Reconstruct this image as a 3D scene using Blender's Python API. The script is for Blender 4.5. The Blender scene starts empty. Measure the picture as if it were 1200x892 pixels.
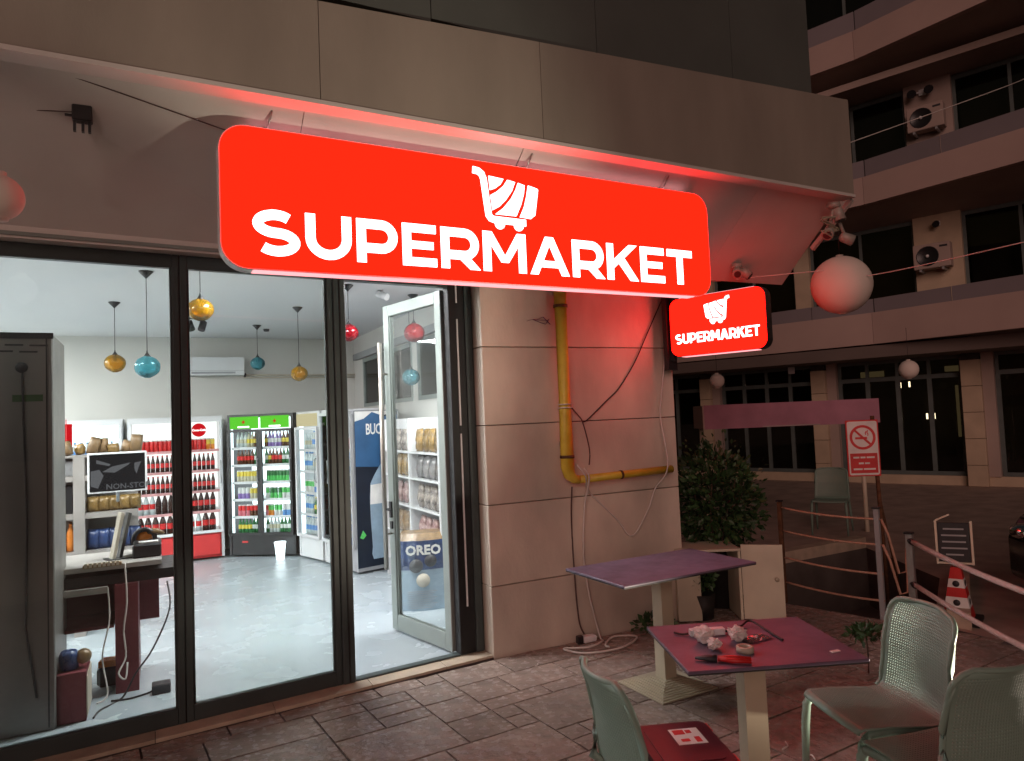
import bpy, bmesh, math, random
from mathutils import Vector, Matrix, noise
random.seed(7)
R_ = math.radians
C = bpy.context.scene.collection

# ------------------------------------------------------------------ camera
cam_d = bpy.data.cameras.new('camera'); cam = bpy.data.objects.new('camera', cam_d); C.objects.link(cam)
yaw, pit, rol = R_(26.68), R_(3.0), R_(2.39)
fw = Vector((math.sin(yaw)*math.cos(pit), math.cos(yaw)*math.cos(pit), math.sin(pit)))
rt = Vector((math.cos(yaw), -math.sin(yaw), 0)); dn = fw.cross(rt)
r2 = rt*math.cos(rol) + dn*math.sin(rol); d2 = -rt*math.sin(rol) + dn*math.cos(rol)
m = Matrix((r2, -d2, -fw)).transposed().to_4x4(); m.translation = (0, -4.688, 1.7)
cam.matrix_world = m
cam_d.sensor_fit = 'HORIZONTAL'; cam_d.sensor_width = 36; cam_d.lens = 24.96
cam_d.clip_start = .05; cam_d.clip_end = 500
bpy.context.scene.camera = cam
# ------------------------------------------------------------------ night sky, moonlight-weak sun, exposure
sc = bpy.context.scene
W = bpy.data.worlds.new('World'); sc.world = W; W.use_nodes = True
wn = W.node_tree; bg = wn.nodes['Background']
sky = wn.nodes.new('ShaderNodeTexSky'); sky.sky_type = 'NISHITA'; sky.sun_disc = False
sky.sun_elevation = R_(1.0); sky.sun_rotation = R_(216); sky.air_density = 2.0; sky.dust_density = 6.0
wn.links.new(sky.outputs[0], bg.inputs[0]); bg.inputs[1].default_value = 0.05
sun_d = bpy.data.lights.new('sun', 'SUN'); sun_d.energy = .76; sun_d.angle = R_(35); sun_d.color = (1, .62, .54)
sun = bpy.data.objects.new('sun', sun_d); C.objects.link(sun); sun.location = (2, -14, 9)
sun.rotation_euler = Vector((.56, .77, -.27)).to_track_quat('-Z', 'Y').to_euler()
vs = sc.view_settings; vs.view_transform = 'Standard'; vs.look = 'None'; vs.exposure = 0; vs.gamma = 1
sc.render.engine = 'CYCLES'
sc.cycles.use_denoising = True; sc.cycles.max_bounces = 10; sc.cycles.transparent_max_bounces = 24
sc.cycles.sample_clamp_indirect = 6; sc.cycles.caustics_reflective = False; sc.cycles.caustics_refractive = False

# ------------------------------------------------------------------ materials
MATS = {}
def mat(name, col, rough=.6, metal=0, var=.12, scale=6, bump=0, bscale=40, spec=.5, emit=None, estr=0, detail=6, col2=None, stretch=None, rvar=.12, bdist=.01):
    if name in MATS: return MATS[name]
    m = bpy.data.materials.new(name); m.use_nodes = True; t = m.node_tree; b = t.nodes['Principled BSDF']
    tc = t.nodes.new('ShaderNodeTexCoord'); n = t.nodes.new('ShaderNodeTexNoise')
    src = tc.outputs['Object']
    if stretch:
        mp = t.nodes.new('ShaderNodeMapping'); mp.inputs['Scale'].default_value = stretch
        t.links.new(src, mp.inputs[0]); src = mp.outputs[0]
    t.links.new(src, n.inputs['Vector']); n.inputs['Scale'].default_value = scale; n.inputs['Detail'].default_value = detail
    rp = t.nodes.new('ShaderNodeValToRGB'); rp.color_ramp.elements[0].position = .3; rp.color_ramp.elements[1].position = .7
    a = [c*(1-var) for c in col]; z = [min(1, c*(1+var)) for c in (col2 or col)]
    rp.color_ramp.elements[0].color = (*a, 1); rp.color_ramp.elements[1].color = (*z, 1)
    t.links.new(n.outputs['Fac'], rp.inputs[0])
    # every copy differs slightly
    oi = t.nodes.new('ShaderNodeObjectInfo'); hv = t.nodes.new('ShaderNodeHueSaturation')
    mr = t.nodes.new('ShaderNodeMapRange'); mr.inputs['To Min'].default_value = 1-var*.6; mr.inputs['To Max'].default_value = 1+var*.6
    t.links.new(oi.outputs['Random'], mr.inputs[0]); t.links.new(mr.outputs[0], hv.inputs['Value'])
    t.links.new(rp.outputs[0], hv.inputs['Color']); t.links.new(hv.outputs[0], b.inputs['Base Color'])
    r = t.nodes.new('ShaderNodeMapRange'); r.inputs['To Min'].default_value = max(.02, rough-rvar); r.inputs['To Max'].default_value = min(1, rough+rvar)
    n2 = t.nodes.new('ShaderNodeTexNoise'); n2.inputs['Scale'].default_value = scale*2.7; n2.inputs['Detail'].default_value = 4
    t.links.new(src, n2.inputs['Vector']); t.links.new(n2.outputs['Fac'], r.inputs[0]); t.links.new(r.outputs[0], b.inputs['Roughness'])
    b.inputs['Metallic'].default_value = metal; b.inputs['Specular IOR Level'].default_value = spec
    if bump:
        n3 = t.nodes.new('ShaderNodeTexNoise'); n3.inputs['Scale'].default_value = bscale; n3.inputs['Detail'].default_value = 8
        t.links.new(src, n3.inputs['Vector']); bp = t.nodes.new('ShaderNodeBump'); bp.inputs['Strength'].default_value = bump; bp.inputs['Distance'].default_value = bdist
        t.links.new(n3.outputs['Fac'], bp.inputs['Height']); t.links.new(bp.outputs[0], b.inputs['Normal'])
    if emit:
        b.inputs['Emission Color'].default_value = (*emit, 1); b.inputs['Emission Strength'].default_value = estr
    MATS[name] = m; return m
def glow(name, col, s):
    m = bpy.data.materials.new(name); m.use_nodes = True; t = m.node_tree; t.nodes.clear()
    o = t.nodes.new('ShaderNodeOutputMaterial'); e = t.nodes.new('ShaderNodeEmission'); e.inputs[0].default_value = (*col, 1); e.inputs[1].default_value = s
    t.links.new(e.outputs[0], o.inputs[0]); MATS[name] = m; return m
def glass(name, tint=(.93, .97, .96), ior=1.45, rough=0.0, body=None, bodyf=0.0):
    m = bpy.data.materials.new(name); m.use_nodes = True; t = m.node_tree; t.nodes.clear()
    o = t.nodes.new('ShaderNodeOutputMaterial'); tr = t.nodes.new('ShaderNodeBsdfTransparent'); tr.inputs[0].default_value = (*tint, 1)
    g = t.nodes.new('ShaderNodeBsdfGlossy'); g.inputs['Roughness'].default_value = rough
    f = t.nodes.new('ShaderNodeFresnel'); f.inputs[0].default_value = ior; mx = t.nodes.new('ShaderNodeMixShader')
    base = tr.outputs[0]
    if body:
        d = t.nodes.new('ShaderNodeBsdfDiffuse'); d.inputs[0].default_value = (*body, 1); mb = t.nodes.new('ShaderNodeMixShader'); mb.inputs[0].default_value = bodyf
        tc = t.nodes.new('ShaderNodeTexCoord'); n = t.nodes.new('ShaderNodeTexNoise'); n.inputs['Scale'].default_value = 5; n.inputs['Detail'].default_value = 8
        mr = t.nodes.new('ShaderNodeMapRange'); mr.inputs['From Min'].default_value = .3; mr.inputs['From Max'].default_value = .8
        mr.inputs['To Min'].default_value = bodyf*.6; mr.inputs['To Max'].default_value = bodyf*1.6
        t.links.new(tc.outputs['Object'], n.inputs['Vector']); t.links.new(n.outputs[0], mr.inputs[0]); t.links.new(mr.outputs[0], mb.inputs[0])
        t.links.new(tr.outputs[0], mb.inputs[1]); t.links.new(d.outputs[0], mb.inputs[2]); base = mb.outputs[0]
    t.links.new(f.outputs[0], mx.inputs[0]); t.links.new(base, mx.inputs[1]); t.links.new(g.outputs[0], mx.inputs[2]); t.links.new(mx.outputs[0], o.inputs[0])
    MATS[name] = m; return m

mat('fascia_panel', (.30, .27, .225), .55, 0, .12, 1.6, .05, 60, detail=10, stretch=(1.6, 1.6, .5))
mat('upper_cladding', (.10, .115, .105), .5, 0, .08, 2)
mat('soffit_paint', (.62, .60, .56), .6, 0, .06, 2.2, .05, 30)
mat('stone_cladding', (.56, .49, .41), .62, 0, .17, 1.8, .2, 45, col2=(.64, .56, .47), detail=10, stretch=(1.2, 1.2, .6))
mat('sill_stone', (.45, .37, .28), .5, 0, .18, 8, .15, 60)
mat('slate_tile', (.29, .235, .205), .25, 0, .24, 5.5, 1.0, 13, col2=(.30, .235, .195), rvar=.2, bdist=.022)
mat('mortar', (.055, .045, .04), .9, 0, .2, 20)
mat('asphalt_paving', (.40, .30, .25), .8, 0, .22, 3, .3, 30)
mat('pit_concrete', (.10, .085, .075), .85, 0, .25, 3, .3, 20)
mat('frame_anthracite', (.045, .062, .062), .4, .0, .1, 5)
mat('frame_grey', (.27, .31, .29), .35, .3, .06, 5)
mat('black_rubber', (.008, .008, .009), .5, 0, .1, 8)
mat('black_plastic', (.018, .018, .02), .35, 0, .1, 8)
mat('steel', (.42, .39, .35), .42, .9, .06, 10)
mat('galvanised', (.50, .51, .50), .38, .9, .14, 14)
mat('white_wall', (.68, .67, .63), .7, 0, .03, 1.5)
mat('white_ceiling', (.74, .75, .76), .75, 0, .02, 1)
mat('screed_floor', (.385, .44, .47), .26, 0, .04, 1.1, .03, 5, col2=(.405, .46, .49), rvar=.12, detail=3)
mat('white_metal', (.72, .73, .74), .35, 0, .03, 5)
mat('grey_metal', (.33, .34, .35), .4, .2, .05, 5)
mat('cabinet_metal', (.19, .18, .165), .42, .35, .12, 2, .04, 8)
mat('cream_board', (.62, .56, .43), .5, 0, .12, 3, .05, 30)
mat('maroon_board', (.15, .028, .035), .5, 0, .15, 4)
mat('counter_grey', (.30, .28, .26), .5, 0, .12, 5)
mat('table_laminate', (.13, .10, .15), .42, 0, .25, 7, .05, 60)
mat('table_edge', (.03, .03, .03), .5)
mat('khaki_metal', (.42, .37, .27), .45, 0, .08, 4)
mat('mint_plastic', (.20, .30, .245), .45, 0, .06, 6)
mat('yellow_paint', (.66, .47, .03), .42, 0, .18, 9, .05, 40, col2=(.60, .45, .05))
mat('rust', (.10, .045, .02), .85, 0, .4, 30, .3, 60)
mat('camera_shell', (.34, .31, .27), .4, 0, .2, 12); mat('white_cable', (.62, .58, .54), .5); mat('black_cable', (.015, .013, .013), .5); mat('brown_cable', (.09, .05, .045), .6)
mat('copper_rope', (.46, .27, .19), .55, 0, .15, 40, .2, 200); mat('white_rope', (.68, .56, .52), .6, 0, .1, 30, .3, 250)
mat('lantern_paper', (.76, .68, .60), .75, 0, .05, 3, .03, 12)
mat('leaf_dark', (.012, .034, .010), .5, 0, .5, 3, col2=(.04, .095, .03)); mat('bark', (.09, .06, .04), .9, 0, .3, 12, .4, 40)
mat('pot_black', (.02, .019, .018), .6, 0, .3, 8)
mat('red_plastic', (.55, .02, .02), .4, 0, .1, 6); mat('toolbox_red', (.11, .018, .03), .38, 0, .08, 6)
mat('white_print', (.75, .75, .72), .55); mat('red_print', (.60, .035, .035), .5); mat('dark_print', (.03, .03, .035), .5)
mat('tissue', (.72, .66, .64), .8, 0, .08, 25, .5, 60)
mat('tape_beige', (.50, .45, .36), .5); mat('car_black', (.006, .006, .007), .10, 0, .1, 3, spec=.8)
mat('car_glass', (.008, .009, .010), .05, 0, .1, 3, spec=.8); mat('tyre', (.012, .012, .012), .8)
mat('chrome', (.7, .7, .7), .12, 1); mat('pink_rail', (.72, .36, .36), .5, 0, .2, 9); mat('navy_print', (.005, .010, .022), .45, 0, .2, 6); mat('blue_print', (.03, .10, .22), .45, 0, .15, 4)
mat('water_print', (.26, .36, .45), .45, 0, .12, 9)
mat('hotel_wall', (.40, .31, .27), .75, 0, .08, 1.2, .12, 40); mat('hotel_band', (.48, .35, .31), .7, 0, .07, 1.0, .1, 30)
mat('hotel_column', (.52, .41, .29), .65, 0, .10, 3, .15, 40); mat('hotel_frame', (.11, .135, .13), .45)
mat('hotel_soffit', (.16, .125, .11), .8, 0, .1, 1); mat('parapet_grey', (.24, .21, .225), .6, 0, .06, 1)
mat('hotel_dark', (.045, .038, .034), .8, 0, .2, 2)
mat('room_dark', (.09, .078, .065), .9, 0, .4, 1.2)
mat('purple_canopy', (.44, .20, .27), .6, 0, .18, 3, .05, 20)
mat('blackboard', (.02, .02, .022), .6); mat('bag_brown', (.22, .12, .05), .4, 0, .4, 14)
glow('sign_red', (1.0, .0042, .0011), 6.4); glow('sign_rim', (1.0, .36, .38), 1.7); glow('sign_red_back', (1.0, .006, .002), 4.0); glow('sign_white', (1.0, .90, .90), 3.0); glow('sign_red_small', (1.0, .0026, .001), 10.5)
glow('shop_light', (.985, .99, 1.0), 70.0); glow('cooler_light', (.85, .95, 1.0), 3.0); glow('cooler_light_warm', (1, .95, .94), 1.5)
glow('green_header', (.16, .80, .05), .9); glow('cream_header', (.85, .74, .45), .8); glow('red_header', (.85, .012, .02), .8)
glow('reflection_glow', (1, .8, .55), 6); glow('screen_dark', (.02, .02, .022), 1); glow('screen_grey', (.13, .13, .14), 1); glow('room_glow', (.55, .38, .18), .16)
glass('shop_glass', (.95, .975, .965), 1.36, 0, (.6, .62, .6), .018); glass('leaf_glass', (.95, .97, .965), 1.13, 0, (.6, .62, .6), .02)
glass('cooler_glass', (.98, .99, .99), 1.08)
glass('amber_glass', (.80, .46, .05), 1.5, .05, (.70, .36, .02), .30)
glass('aqua_glass', (.25, .62, .70), 1.5, .05, (.10, .46, .55), .30)
glass('ruby_glass', (.70, .04, .05), 1.5, .05, (.55, .015, .03), .38)
glass('hotel_glass', (.62, .63, .60), 1.5)
glass('wrap_film', (.9, .8, .82), 1.5, .15, (.8, .7, .72), .12)

# ------------------------------------------------------------------ mesh builder
class B:
    def __init__(s): s.v = []; s.f = []; s.m = []; s.mats = []; s.cur = 0; s.smooth = []
        # cur = current material slot
    def mat(s, name):
        if name not in s.mats: s.mats.append(name)
        s.cur = s.mats.index(name); return s
    def face(s, idx, sm=False): s.f.append(idx); s.m.append(s.cur); s.smooth.append(sm)
    def quad(s, a, b, c, d, sm=False):
        i = len(s.v); s.v += [tuple(a), tuple(b), tuple(c), tuple(d)]; s.face((i, i+1, i+2, i+3), sm); return s
    def box(s, x0, x1, y0, y1, z0, z1, bev=0):
        if bev:
            b_ = min(bev, (x1-x0)*.4, (y1-y0)*.4, (z1-z0)*.4); i = len(s.v)
            bm = bmesh.new(); bmesh.ops.create_cube(bm, size=1)
            for v in bm.verts: v.co = Vector((x0+(v.co.x+.5)*(x1-x0), y0+(v.co.y+.5)*(y1-y0), z0+(v.co.z+.5)*(z1-z0)))
            bmesh.ops.bevel(bm, geom=bm.edges[:], offset=b_, segments=1, affect='EDGES')
            bm.verts.index_update()
            s.v += [tuple(v.co) for v in bm.verts]
            for f in bm.faces: s.face(tuple(i+v.index for v in f.verts))
            bm.free(); return s
        return s.hexa([(x0, y0), (x1, y0), (x1, y1), (x0, y1)], z0, z1)
    def hexa(s, poly, z0, z1, top=None):
        n = len(poly); i = len(s.v); top = top or poly
        s.v += [(p[0], p[1], z0) for p in poly] + [(p[0], p[1], z1) for p in top]
        s.face(tuple(range(i+n-1, i-1, -1))); s.face(tuple(range(i+n, i+2*n)))
        for k in range(n): l = (k+1) % n; s.face((i+k, i+l, i+n+l, i+n+k))
        return s
    def prism(s, poly, y0, y1):          # polygon in x,z pushed along y
        n = len(poly); i = len(s.v)
        s.v += [(p[0], y0, p[1]) for p in poly] + [(p[0], y1, p[1]) for p in poly]
        s.face(tuple(range(i, i+n))); s.face(tuple(range(i+2*n-1, i+n-1, -1)))
        for k in range(n): l = (k+1) % n; s.face((i+k, i+n+k, i+n+l, i+l))
        return s
    def lathe(s, prof, n=12, c=(0, 0, 0), mats=None, ax='z'):
        i = len(s.v); P = len(prof)
        for k in range(n):
            a = 2*math.pi*k/n
            for r, z in prof:
                q = (r*math.cos(a), r*math.sin(a), z)
                if ax == 'y': q = (q[0], q[2], q[1])
                if ax == 'x': q = (q[2], q[0], q[1])
                s.v.append((c[0]+q[0], c[1]+q[1], c[2]+q[2]))
        for k in range(n):
            l = (k+1) % n
            for j in range(P-1):
                if mats: s.mat(mats[j])
                s.face((i+k*P+j, i+l*P+j, i+l*P+j+1, i+k*P+j+1), True)
        return s
    def tube(s, path, r, n=6, caps=True, rads=None):
        P = [Vector(p) for p in path]; i = len(s.v); up = Vector((0, 0, 1))
        for k, p in enumerate(P):
            t = (P[min(k+1, len(P)-1)] - P[max(k-1, 0)]); t = t.normalized() if t.length > 1e-9 else Vector((0, 0, 1))
            a = t.cross(up)
            if a.length < 1e-3: a = t.cross(Vector((0, 1, 0)))
            a.normalize(); b = t.cross(a); rr = rads[k] if rads else r
            for j in range(n):
                an = 2*math.pi*j/n; s.v.append(tuple(p + a*math.cos(an)*rr + b*math.sin(an)*rr))
        for k in range(len(P)-1):
            for j in range(n):
                l = (j+1) % n; s.face((i+k*n+j, i+k*n+l, i+(k+1)*n+l, i+(k+1)*n+j), True)
        if caps:
            s.face(tuple(i+j for j in range(n))[::-1]); s.face(tuple(i+(len(P)-1)*n+j for j in range(n)))
        return s
    def bar(s, a, b, w, h=None):         # square bar between two points
        a, b = Vector(a), Vector(b); t = (b-a).normalized(); h = h or w
        x = t.cross(Vector((0, 0, 1)))
        if x.length < 1e-3: x = Vector((1, 0, 0))
        x.normalize(); y = t.cross(x); i = len(s.v)
        for p in (a, b):
            for sx, sy in ((-1, -1), (1, -1), (1, 1), (-1, 1)): s.v.append(tuple(p + x*sx*w/2 + y*sy*h/2))
        s.face((i+3, i+2, i+1, i)); s.face((i+4, i+5, i+6, i+7))
        for k in range(4): l = (k+1) % 4; s.face((i+k, i+l, i+4+l, i+4+k))
        return s
    def sphere(s, c, r, n=16, m_=10, sz=1):
        prof = [(max(1e-4, r*math.sin(math.pi*j/m_)), -r*sz*math.cos(math.pi*j/m_)) for j in range(m_+1)]
        return s.lathe(prof, n, c)
    def mesh(s, name, m=None):
        me = bpy.data.meshes.new(name); me.from_pydata(s.v, [], s.f)
        names = s.mats or [m]
        for x in names: me.materials.append(MATS[x])
        for p, k, sm in zip(me.polygons, s.m, s.smooth): p.material_index = k; p.use_smooth = sm
        bm = bmesh.new(); bm.from_mesh(me); bmesh.ops.remove_doubles(bm, verts=bm.verts, dist=1e-6); bmesh.ops.recalc_face_normals(bm, faces=bm.faces); bm.to_mesh(me); bm.free()
        return me
    def build(s, name, m=None, parent=None):
        o = bpy.data.objects.new(name, s.mesh(name, m)); C.objects.link(o); o.parent = parent; return o
def link(name, me, parent=None, loc=(0, 0, 0), rz=0, sc_=None):
    o = bpy.data.objects.new(name, me); C.objects.link(o); o.parent = parent; o.location = loc; o.rotation_euler = (0, 0, rz)
    if sc_: o.scale = sc_
    return o
def tag(o, label, cat, group=None):
    o['label'] = label; o['category'] = cat
    if group: o['group'] = group
    return o
def thing(name, label, cat, loc=(0, 0, 0), rz=0, group=None):
    o = bpy.data.objects.new(name, None); C.objects.link(o); o.location = loc; o.rotation_euler = (0, 0, rz); o.empty_display_size = .1
    return tag(o, label, cat, group)
def struct(o, kind='structure'): o['kind'] = kind; return o
def copy_tree(o, parent=None):
    c = o.copy(); C.objects.link(c); c.parent = parent
    for ch in list(o.children): copy_tree(ch, c)
    return c
def text_mesh(txt, size, m, bold=0.0, depth=.002, spacing=1.0, align='LEFT'):
    cu = bpy.data.curves.new('t', 'FONT'); cu.body = txt; cu.size = size; cu.extrude = depth; cu.offset = bold; cu.space_character = spacing; cu.align_x = align
    cu.resolution_u = 2
    o = bpy.data.objects.new('t', cu); C.objects.link(o); dg = bpy.context.evaluated_depsgraph_get(); dg.update()
    me = bpy.data.meshes.new_from_object(o.evaluated_get(dg)); bpy.data.objects.remove(o); bpy.data.curves.remove(cu)
    me.materials.clear(); me.materials.append(MATS[m]); return me
def text(name, txt, size, m, parent, loc, rot, bold=0., spacing=1., align='LEFT', depth=.002):
    o = link(name, text_mesh(txt, size, m, bold, depth, spacing, align), parent, loc); o.rotation_euler = rot; return o
HALF = math.pi/2

# ------------------------------------------------------------------ frames of reference
A6 = R_(6); U6 = (math.cos(A6), math.sin(A6)); N6 = (-math.sin(A6), math.cos(A6)); GX, GY = 2.1, .165
def g6(s, d=0): return (GX + s*U6[0] + d*N6[0], GY + s*U6[1] + d*N6[1])   # along the glazing, d inwards

# ------------------------------------------------------------------ ground, pit, paving
PIT = [(4.84, .02), (5.14, -.97), (5.36, -1.12), (6.8, -.25), (7.6, 1.15), (6.2, 1.1)]
cu = bpy.data.curves.new('ground', 'CURVE'); cu.dimensions = '2D'; cu.fill_mode = 'BOTH'
for pts in ([(-60, -60), (90, -60), (90, 90), (-60, 90)], PIT):
    sp = cu.splines.new('POLY'); sp.points.add(len(pts)-1); sp.use_cyclic_u = True
    for p, q in zip(sp.points, pts): p.co = (*q, 0, 1)
o = bpy.data.objects.new('t', cu); C.objects.link(o); dg = bpy.context.evaluated_depsgraph_get(); dg.update()
me = bpy.data.meshes.new_from_object(o.evaluated_get(dg)); bpy.data.objects.remove(o)
me.materials.clear(); me.materials.append(MATS['asphalt_paving'])
ground = struct(link('ground', me, None, (0, 0, -.034)))
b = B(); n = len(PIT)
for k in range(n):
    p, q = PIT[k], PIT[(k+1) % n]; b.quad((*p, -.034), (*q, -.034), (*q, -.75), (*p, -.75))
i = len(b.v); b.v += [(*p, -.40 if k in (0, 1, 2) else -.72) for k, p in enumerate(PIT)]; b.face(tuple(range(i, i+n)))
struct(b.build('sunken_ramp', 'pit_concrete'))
b = B(); b.hexa([(6.2, 1.1), (7.6, 1.15), (7.62, 1.30), (6.18, 1.25)], -.034, .09); struct(b.build('kerb', 'sill_stone'))
b = B(); b.hexa([(5.40, -1.20), (6.85, -.33), (6.95, -.45), (5.44, -1.36)], -.034, .09); struct(b.build('kerb', 'sill_stone'))

pav = struct(B().hexa([(-2.2, -4.6), (5.30, -4.6), (5.30, -1.30), (5.10, -.97), (4.80, .0), (4.80, 2.2), (3.9, 2.2), (3.9, .10), (-2.2, .10)], -.033, -.012).build('pavement', 'mortar'))
# ashlar slate tiles on a 0.2 m module, turned with the shop front
TM = .148; GW, GH = 56, 32; used = [[0]*GH for _ in range(GW)]; OX, OY = -1.9, -4.2
ta = R_(5); rnd = random.Random(11)
sizes = [(3, 2), (2, 2), (2, 1), (3, 1), (4, 2), (3, 2), (2, 1), (1, 1), (4, 3)]
tiles = []
for j in range(GH):
    for i in range(GW):
        if used[i][j]: continue
        opts = sizes[:]; rnd.shuffle(opts)
        for (w, h) in opts + [(1, 1)]:
            if i+w > GW or j+h > GH: continue
            if any(used[i+a][j+c] for a in range(w) for c in range(h)): continue
            for a in range(w):
                for c in range(h): used[i+a][j+c] = 1
            tiles.append((i, j, w, h)); break
tmesh = {}
def tile_mesh(w, h, v):
    if (w, h, v) in tmesh: return tmesh[w, h, v]
    r = random.Random(w*31+h*7+v); L = TM; g = .006; b = B(); nx, ny = max(2, w), max(2, h)
    x0, x1, y0, y1 = g, w*L-g, g, h*L-g
    top = [[(x0+(x1-x0)*a/nx + (0 if a in (0, nx) else r.uniform(-.02, .02)), y0+(y1-y0)*c/ny, (-.003 if a in (0, nx) or c in (0, ny) else 0) + r.uniform(-.0025, .002)) for c in range(ny+1)] for a in range(nx+1)]
    for a in range(nx):
        for c in range(ny): b.quad(top[a][c], top[a+1][c], top[a+1][c+1], top[a][c+1])
    ring = [top[a][0] for a in range(nx+1)] + [top[nx][c] for c in range(1, ny+1)] + [top[a][ny] for a in range(nx-1, -1, -1)] + [top[0][c] for c in range(ny-1, 0, -1)]
    for k in range(len(ring)):
        p, q = ring[k], ring[(k+1) % len(ring)]; b.quad(p, (p[0], p[1], -.02), (q[0], q[1], -.02), q)
    tmesh[w, h, v] = b.mesh('tile', 'slate_tile'); return tmesh[w, h, v]
ct, st = math.cos(ta), math.sin(ta)
placed = []
for (i, j, w, h) in tiles:
    x, y = OX + i*TM, OY + j*TM
    cor = [((x+a)*ct - (y+c)*st, (x+a)*st + (y+c)*ct) for a, c in ((0, 0), (w*TM, 0), (w*TM, h*TM), (0, h*TM))]
    cx, cy = sum(p[0] for p in cor)/4, sum(p[1] for p in cor)/4
    if cx < -1.2 or cy < -3.7 or cx > 5.3: continue
    # lines the paving is cut to: (point, outward normal)
    cut = []
    if cx < 2.12: cut.append(((2.118, -.006), (-.099, .995)))
    elif cx < 3.87: cut.append(((2.118, -.006), (0, 1)))
    elif cy > .9: continue
    if cx > 4.4: cut.append(((4.80, .0), (.957, .29)))
    d = [max((p[0]-q[0])*n_[0] + (p[1]-q[1])*n_[1] for p in cor) for q, n_ in cut]; dm = [min((p[0]-q[0])*n_[0] + (p[1]-q[1])*n_[1] for p in cor) for q, n_ in cut]
    if any(v > -.03 for v in dm): continue
    placed.append((cor[0][0], cor[0][1], w, h, cx, cy, [c for c, v in zip(cut, d) if v > 0]))
placed.sort(key=lambda p: (p[4]-1.2)**2 + (p[5]+1.2)**2*1.5)
for k, (X, Y, w, h, cx, cy, cut) in enumerate(placed[:300]):
    me = tile_mesh(w, h, k % 3)
    if cut:
        bm = bmesh.new(); bm.from_mesh(me); M4 = Matrix.Translation((X, Y, 0)) @ Matrix.Rotation(ta, 4, 'Z'); bm.transform(M4)
        for q, n_ in cut: bmesh.ops.bisect_plane(bm, geom=bm.verts[:]+bm.edges[:]+bm.faces[:], plane_co=(*q, 0), plane_no=(*n_, 0), clear_outer=True)
        bm.transform(M4.inverted()); me = me.copy(); bm.to_mesh(me); bm.free()
    link('tile', me, pav, (X, Y, 0), ta)

# ------------------------------------------------------------------ shop shell (setting)
b = B(); b.hexa([g6(-6.2, .02), g6(-.0, .02), (2.76, .19), (2.76, 6.27), (-4.2, 6.27)], -.02, .012); struct(b.build('shop_floor', 'screed_floor'))
b = B(); b.hexa([g6(-6.2, .02), g6(0, .02), (2.9, .18), (2.9, 6.4), (-4.3, 6.4)], 3.02, 3.10); struct(b.build('shop_ceiling', 'white_ceiling'))
b = B(); b.box(-4.3, 2.9, 6.25, 6.4, -.02, 3.02); struct(b.build('wall_back', 'white_wall'))
b = B(); b.box(-4.3, -4.2, -.3, 6.25, -.02, 3.02); struct(b.build('wall_left', 'white_wall'))
b = B(); b.box(2.76, 2.88, .19, 6.25, -.02, 1.95); b.box(2.76, 2.88, .19, 6.25, 2.66, 3.02)
for y0, y1 in ((.19, 1.9), (3.25, 3.45), (4.5, 4.62), (5.7, 6.25)): b.box(2.76, 2.88, y0, y1, 1.95, 2.66)
wr = struct(b.build('wall_right', 'white_wall'))
for y0, y1 in ((1.9, 3.25), (3.45, 4.5), (4.62, 5.7)):
    f = B(); w = .05
    f.box(2.75, 2.80, y0, y0+w, 1.95, 2.66); f.box(2.75, 2.80, y1-w, y1, 1.95, 2.66); f.box(2.75, 2.80, y0+w, y1-w, 2.61, 2.66); f.box(2.75, 2.80, y0+w, y1-w, 1.95, 2.0)
    fo = f.build('window_frame', 'frame_grey', wr)
    B().box(2.772, 2.778, y0+w, y1-w, 2.0, 2.61).build('window_pane', 'hotel_glass', fo)
B().box(2.70, 2.759, .3, 6.07, 2.67, 2.76).build('beam', 'grey_metal', wr)
B().box(3.0, 3.02, .4, 6.0, 1.8, 2.9).build('backing_wall', 'cream_board', wr)
# stone sill in slabs along the front
sill = struct(B().hexa([(-1.3, -.325), (2.118, -.002), (2.118, .10), (-1.3, -.14)], -.03, .004).build('threshold', 'mortar'))
cuts = [-1.3, -.03, .61, 1.22, 1.75, 2.115]
for a, c in zip(cuts, cuts[1:]):
    f = lambda x: -.215 + (x+.04)*.0995 + .004
    gb = lambda x: GY + (x-GX)*math.tan(A6) - .02
    B().hexa([(a+.002, f(a)), (c-.002, f(c)), (c-.002, gb(c)), (a+.002, gb(a))], .0, .021).build('sill_slab', 'sill_stone', sill)

# ------------------------------------------------------------------ the supermarket building front
shop = thing('shop_building', 'supermarket building front with grey overhang, sloping soffit and wide glazing', 'building')
for z0, z1 in ((-.03, .495), (.501, 1.072), (1.078, 1.648), (1.654, 2.222), (2.228, 2.86)):
    B().box(2.12, 3.86, 0, .16, z0, z1, .004).build('stone_panel', 'stone_cladding', shop)
mat('graffiti_purple', (.16, .03, .14), .7, 0, .3, 30); mat('ghost_paint', (.60, .54, .45), .62, 0, .2, 12)
b = B()
for k, P_ in enumerate(([(2.50, 2.42), (2.55, 2.435), (2.60, 2.43), (2.68, 2.43)], [(2.55, 2.435), (2.62, 2.41), (2.66, 2.40), (2.69, 2.44)], [(2.58, 2.43), (2.64, 2.455), (2.70, 2.40)])):
    for p, q in zip(P_, P_[1:]): b.bar((p[0], -.0012-.0004*k, p[1]), (q[0], -.0012-.0004*k, q[1]), .016, .0016)
b.build('scribble', 'graffiti_purple', shop)
B().box(2.135, 3.85, .158, .18, -.03, 2.83).build('wall', 'mortar', shop)
B().box(2.096, 2.134, .170, .26, .0, 2.80).build('jamb_filler', 'frame_anthracite', shop)
B().box(2.89, 3.855, .181, 3.2, -.03, 3.05).build('side_wall', 'stone_cladding', shop)
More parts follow.
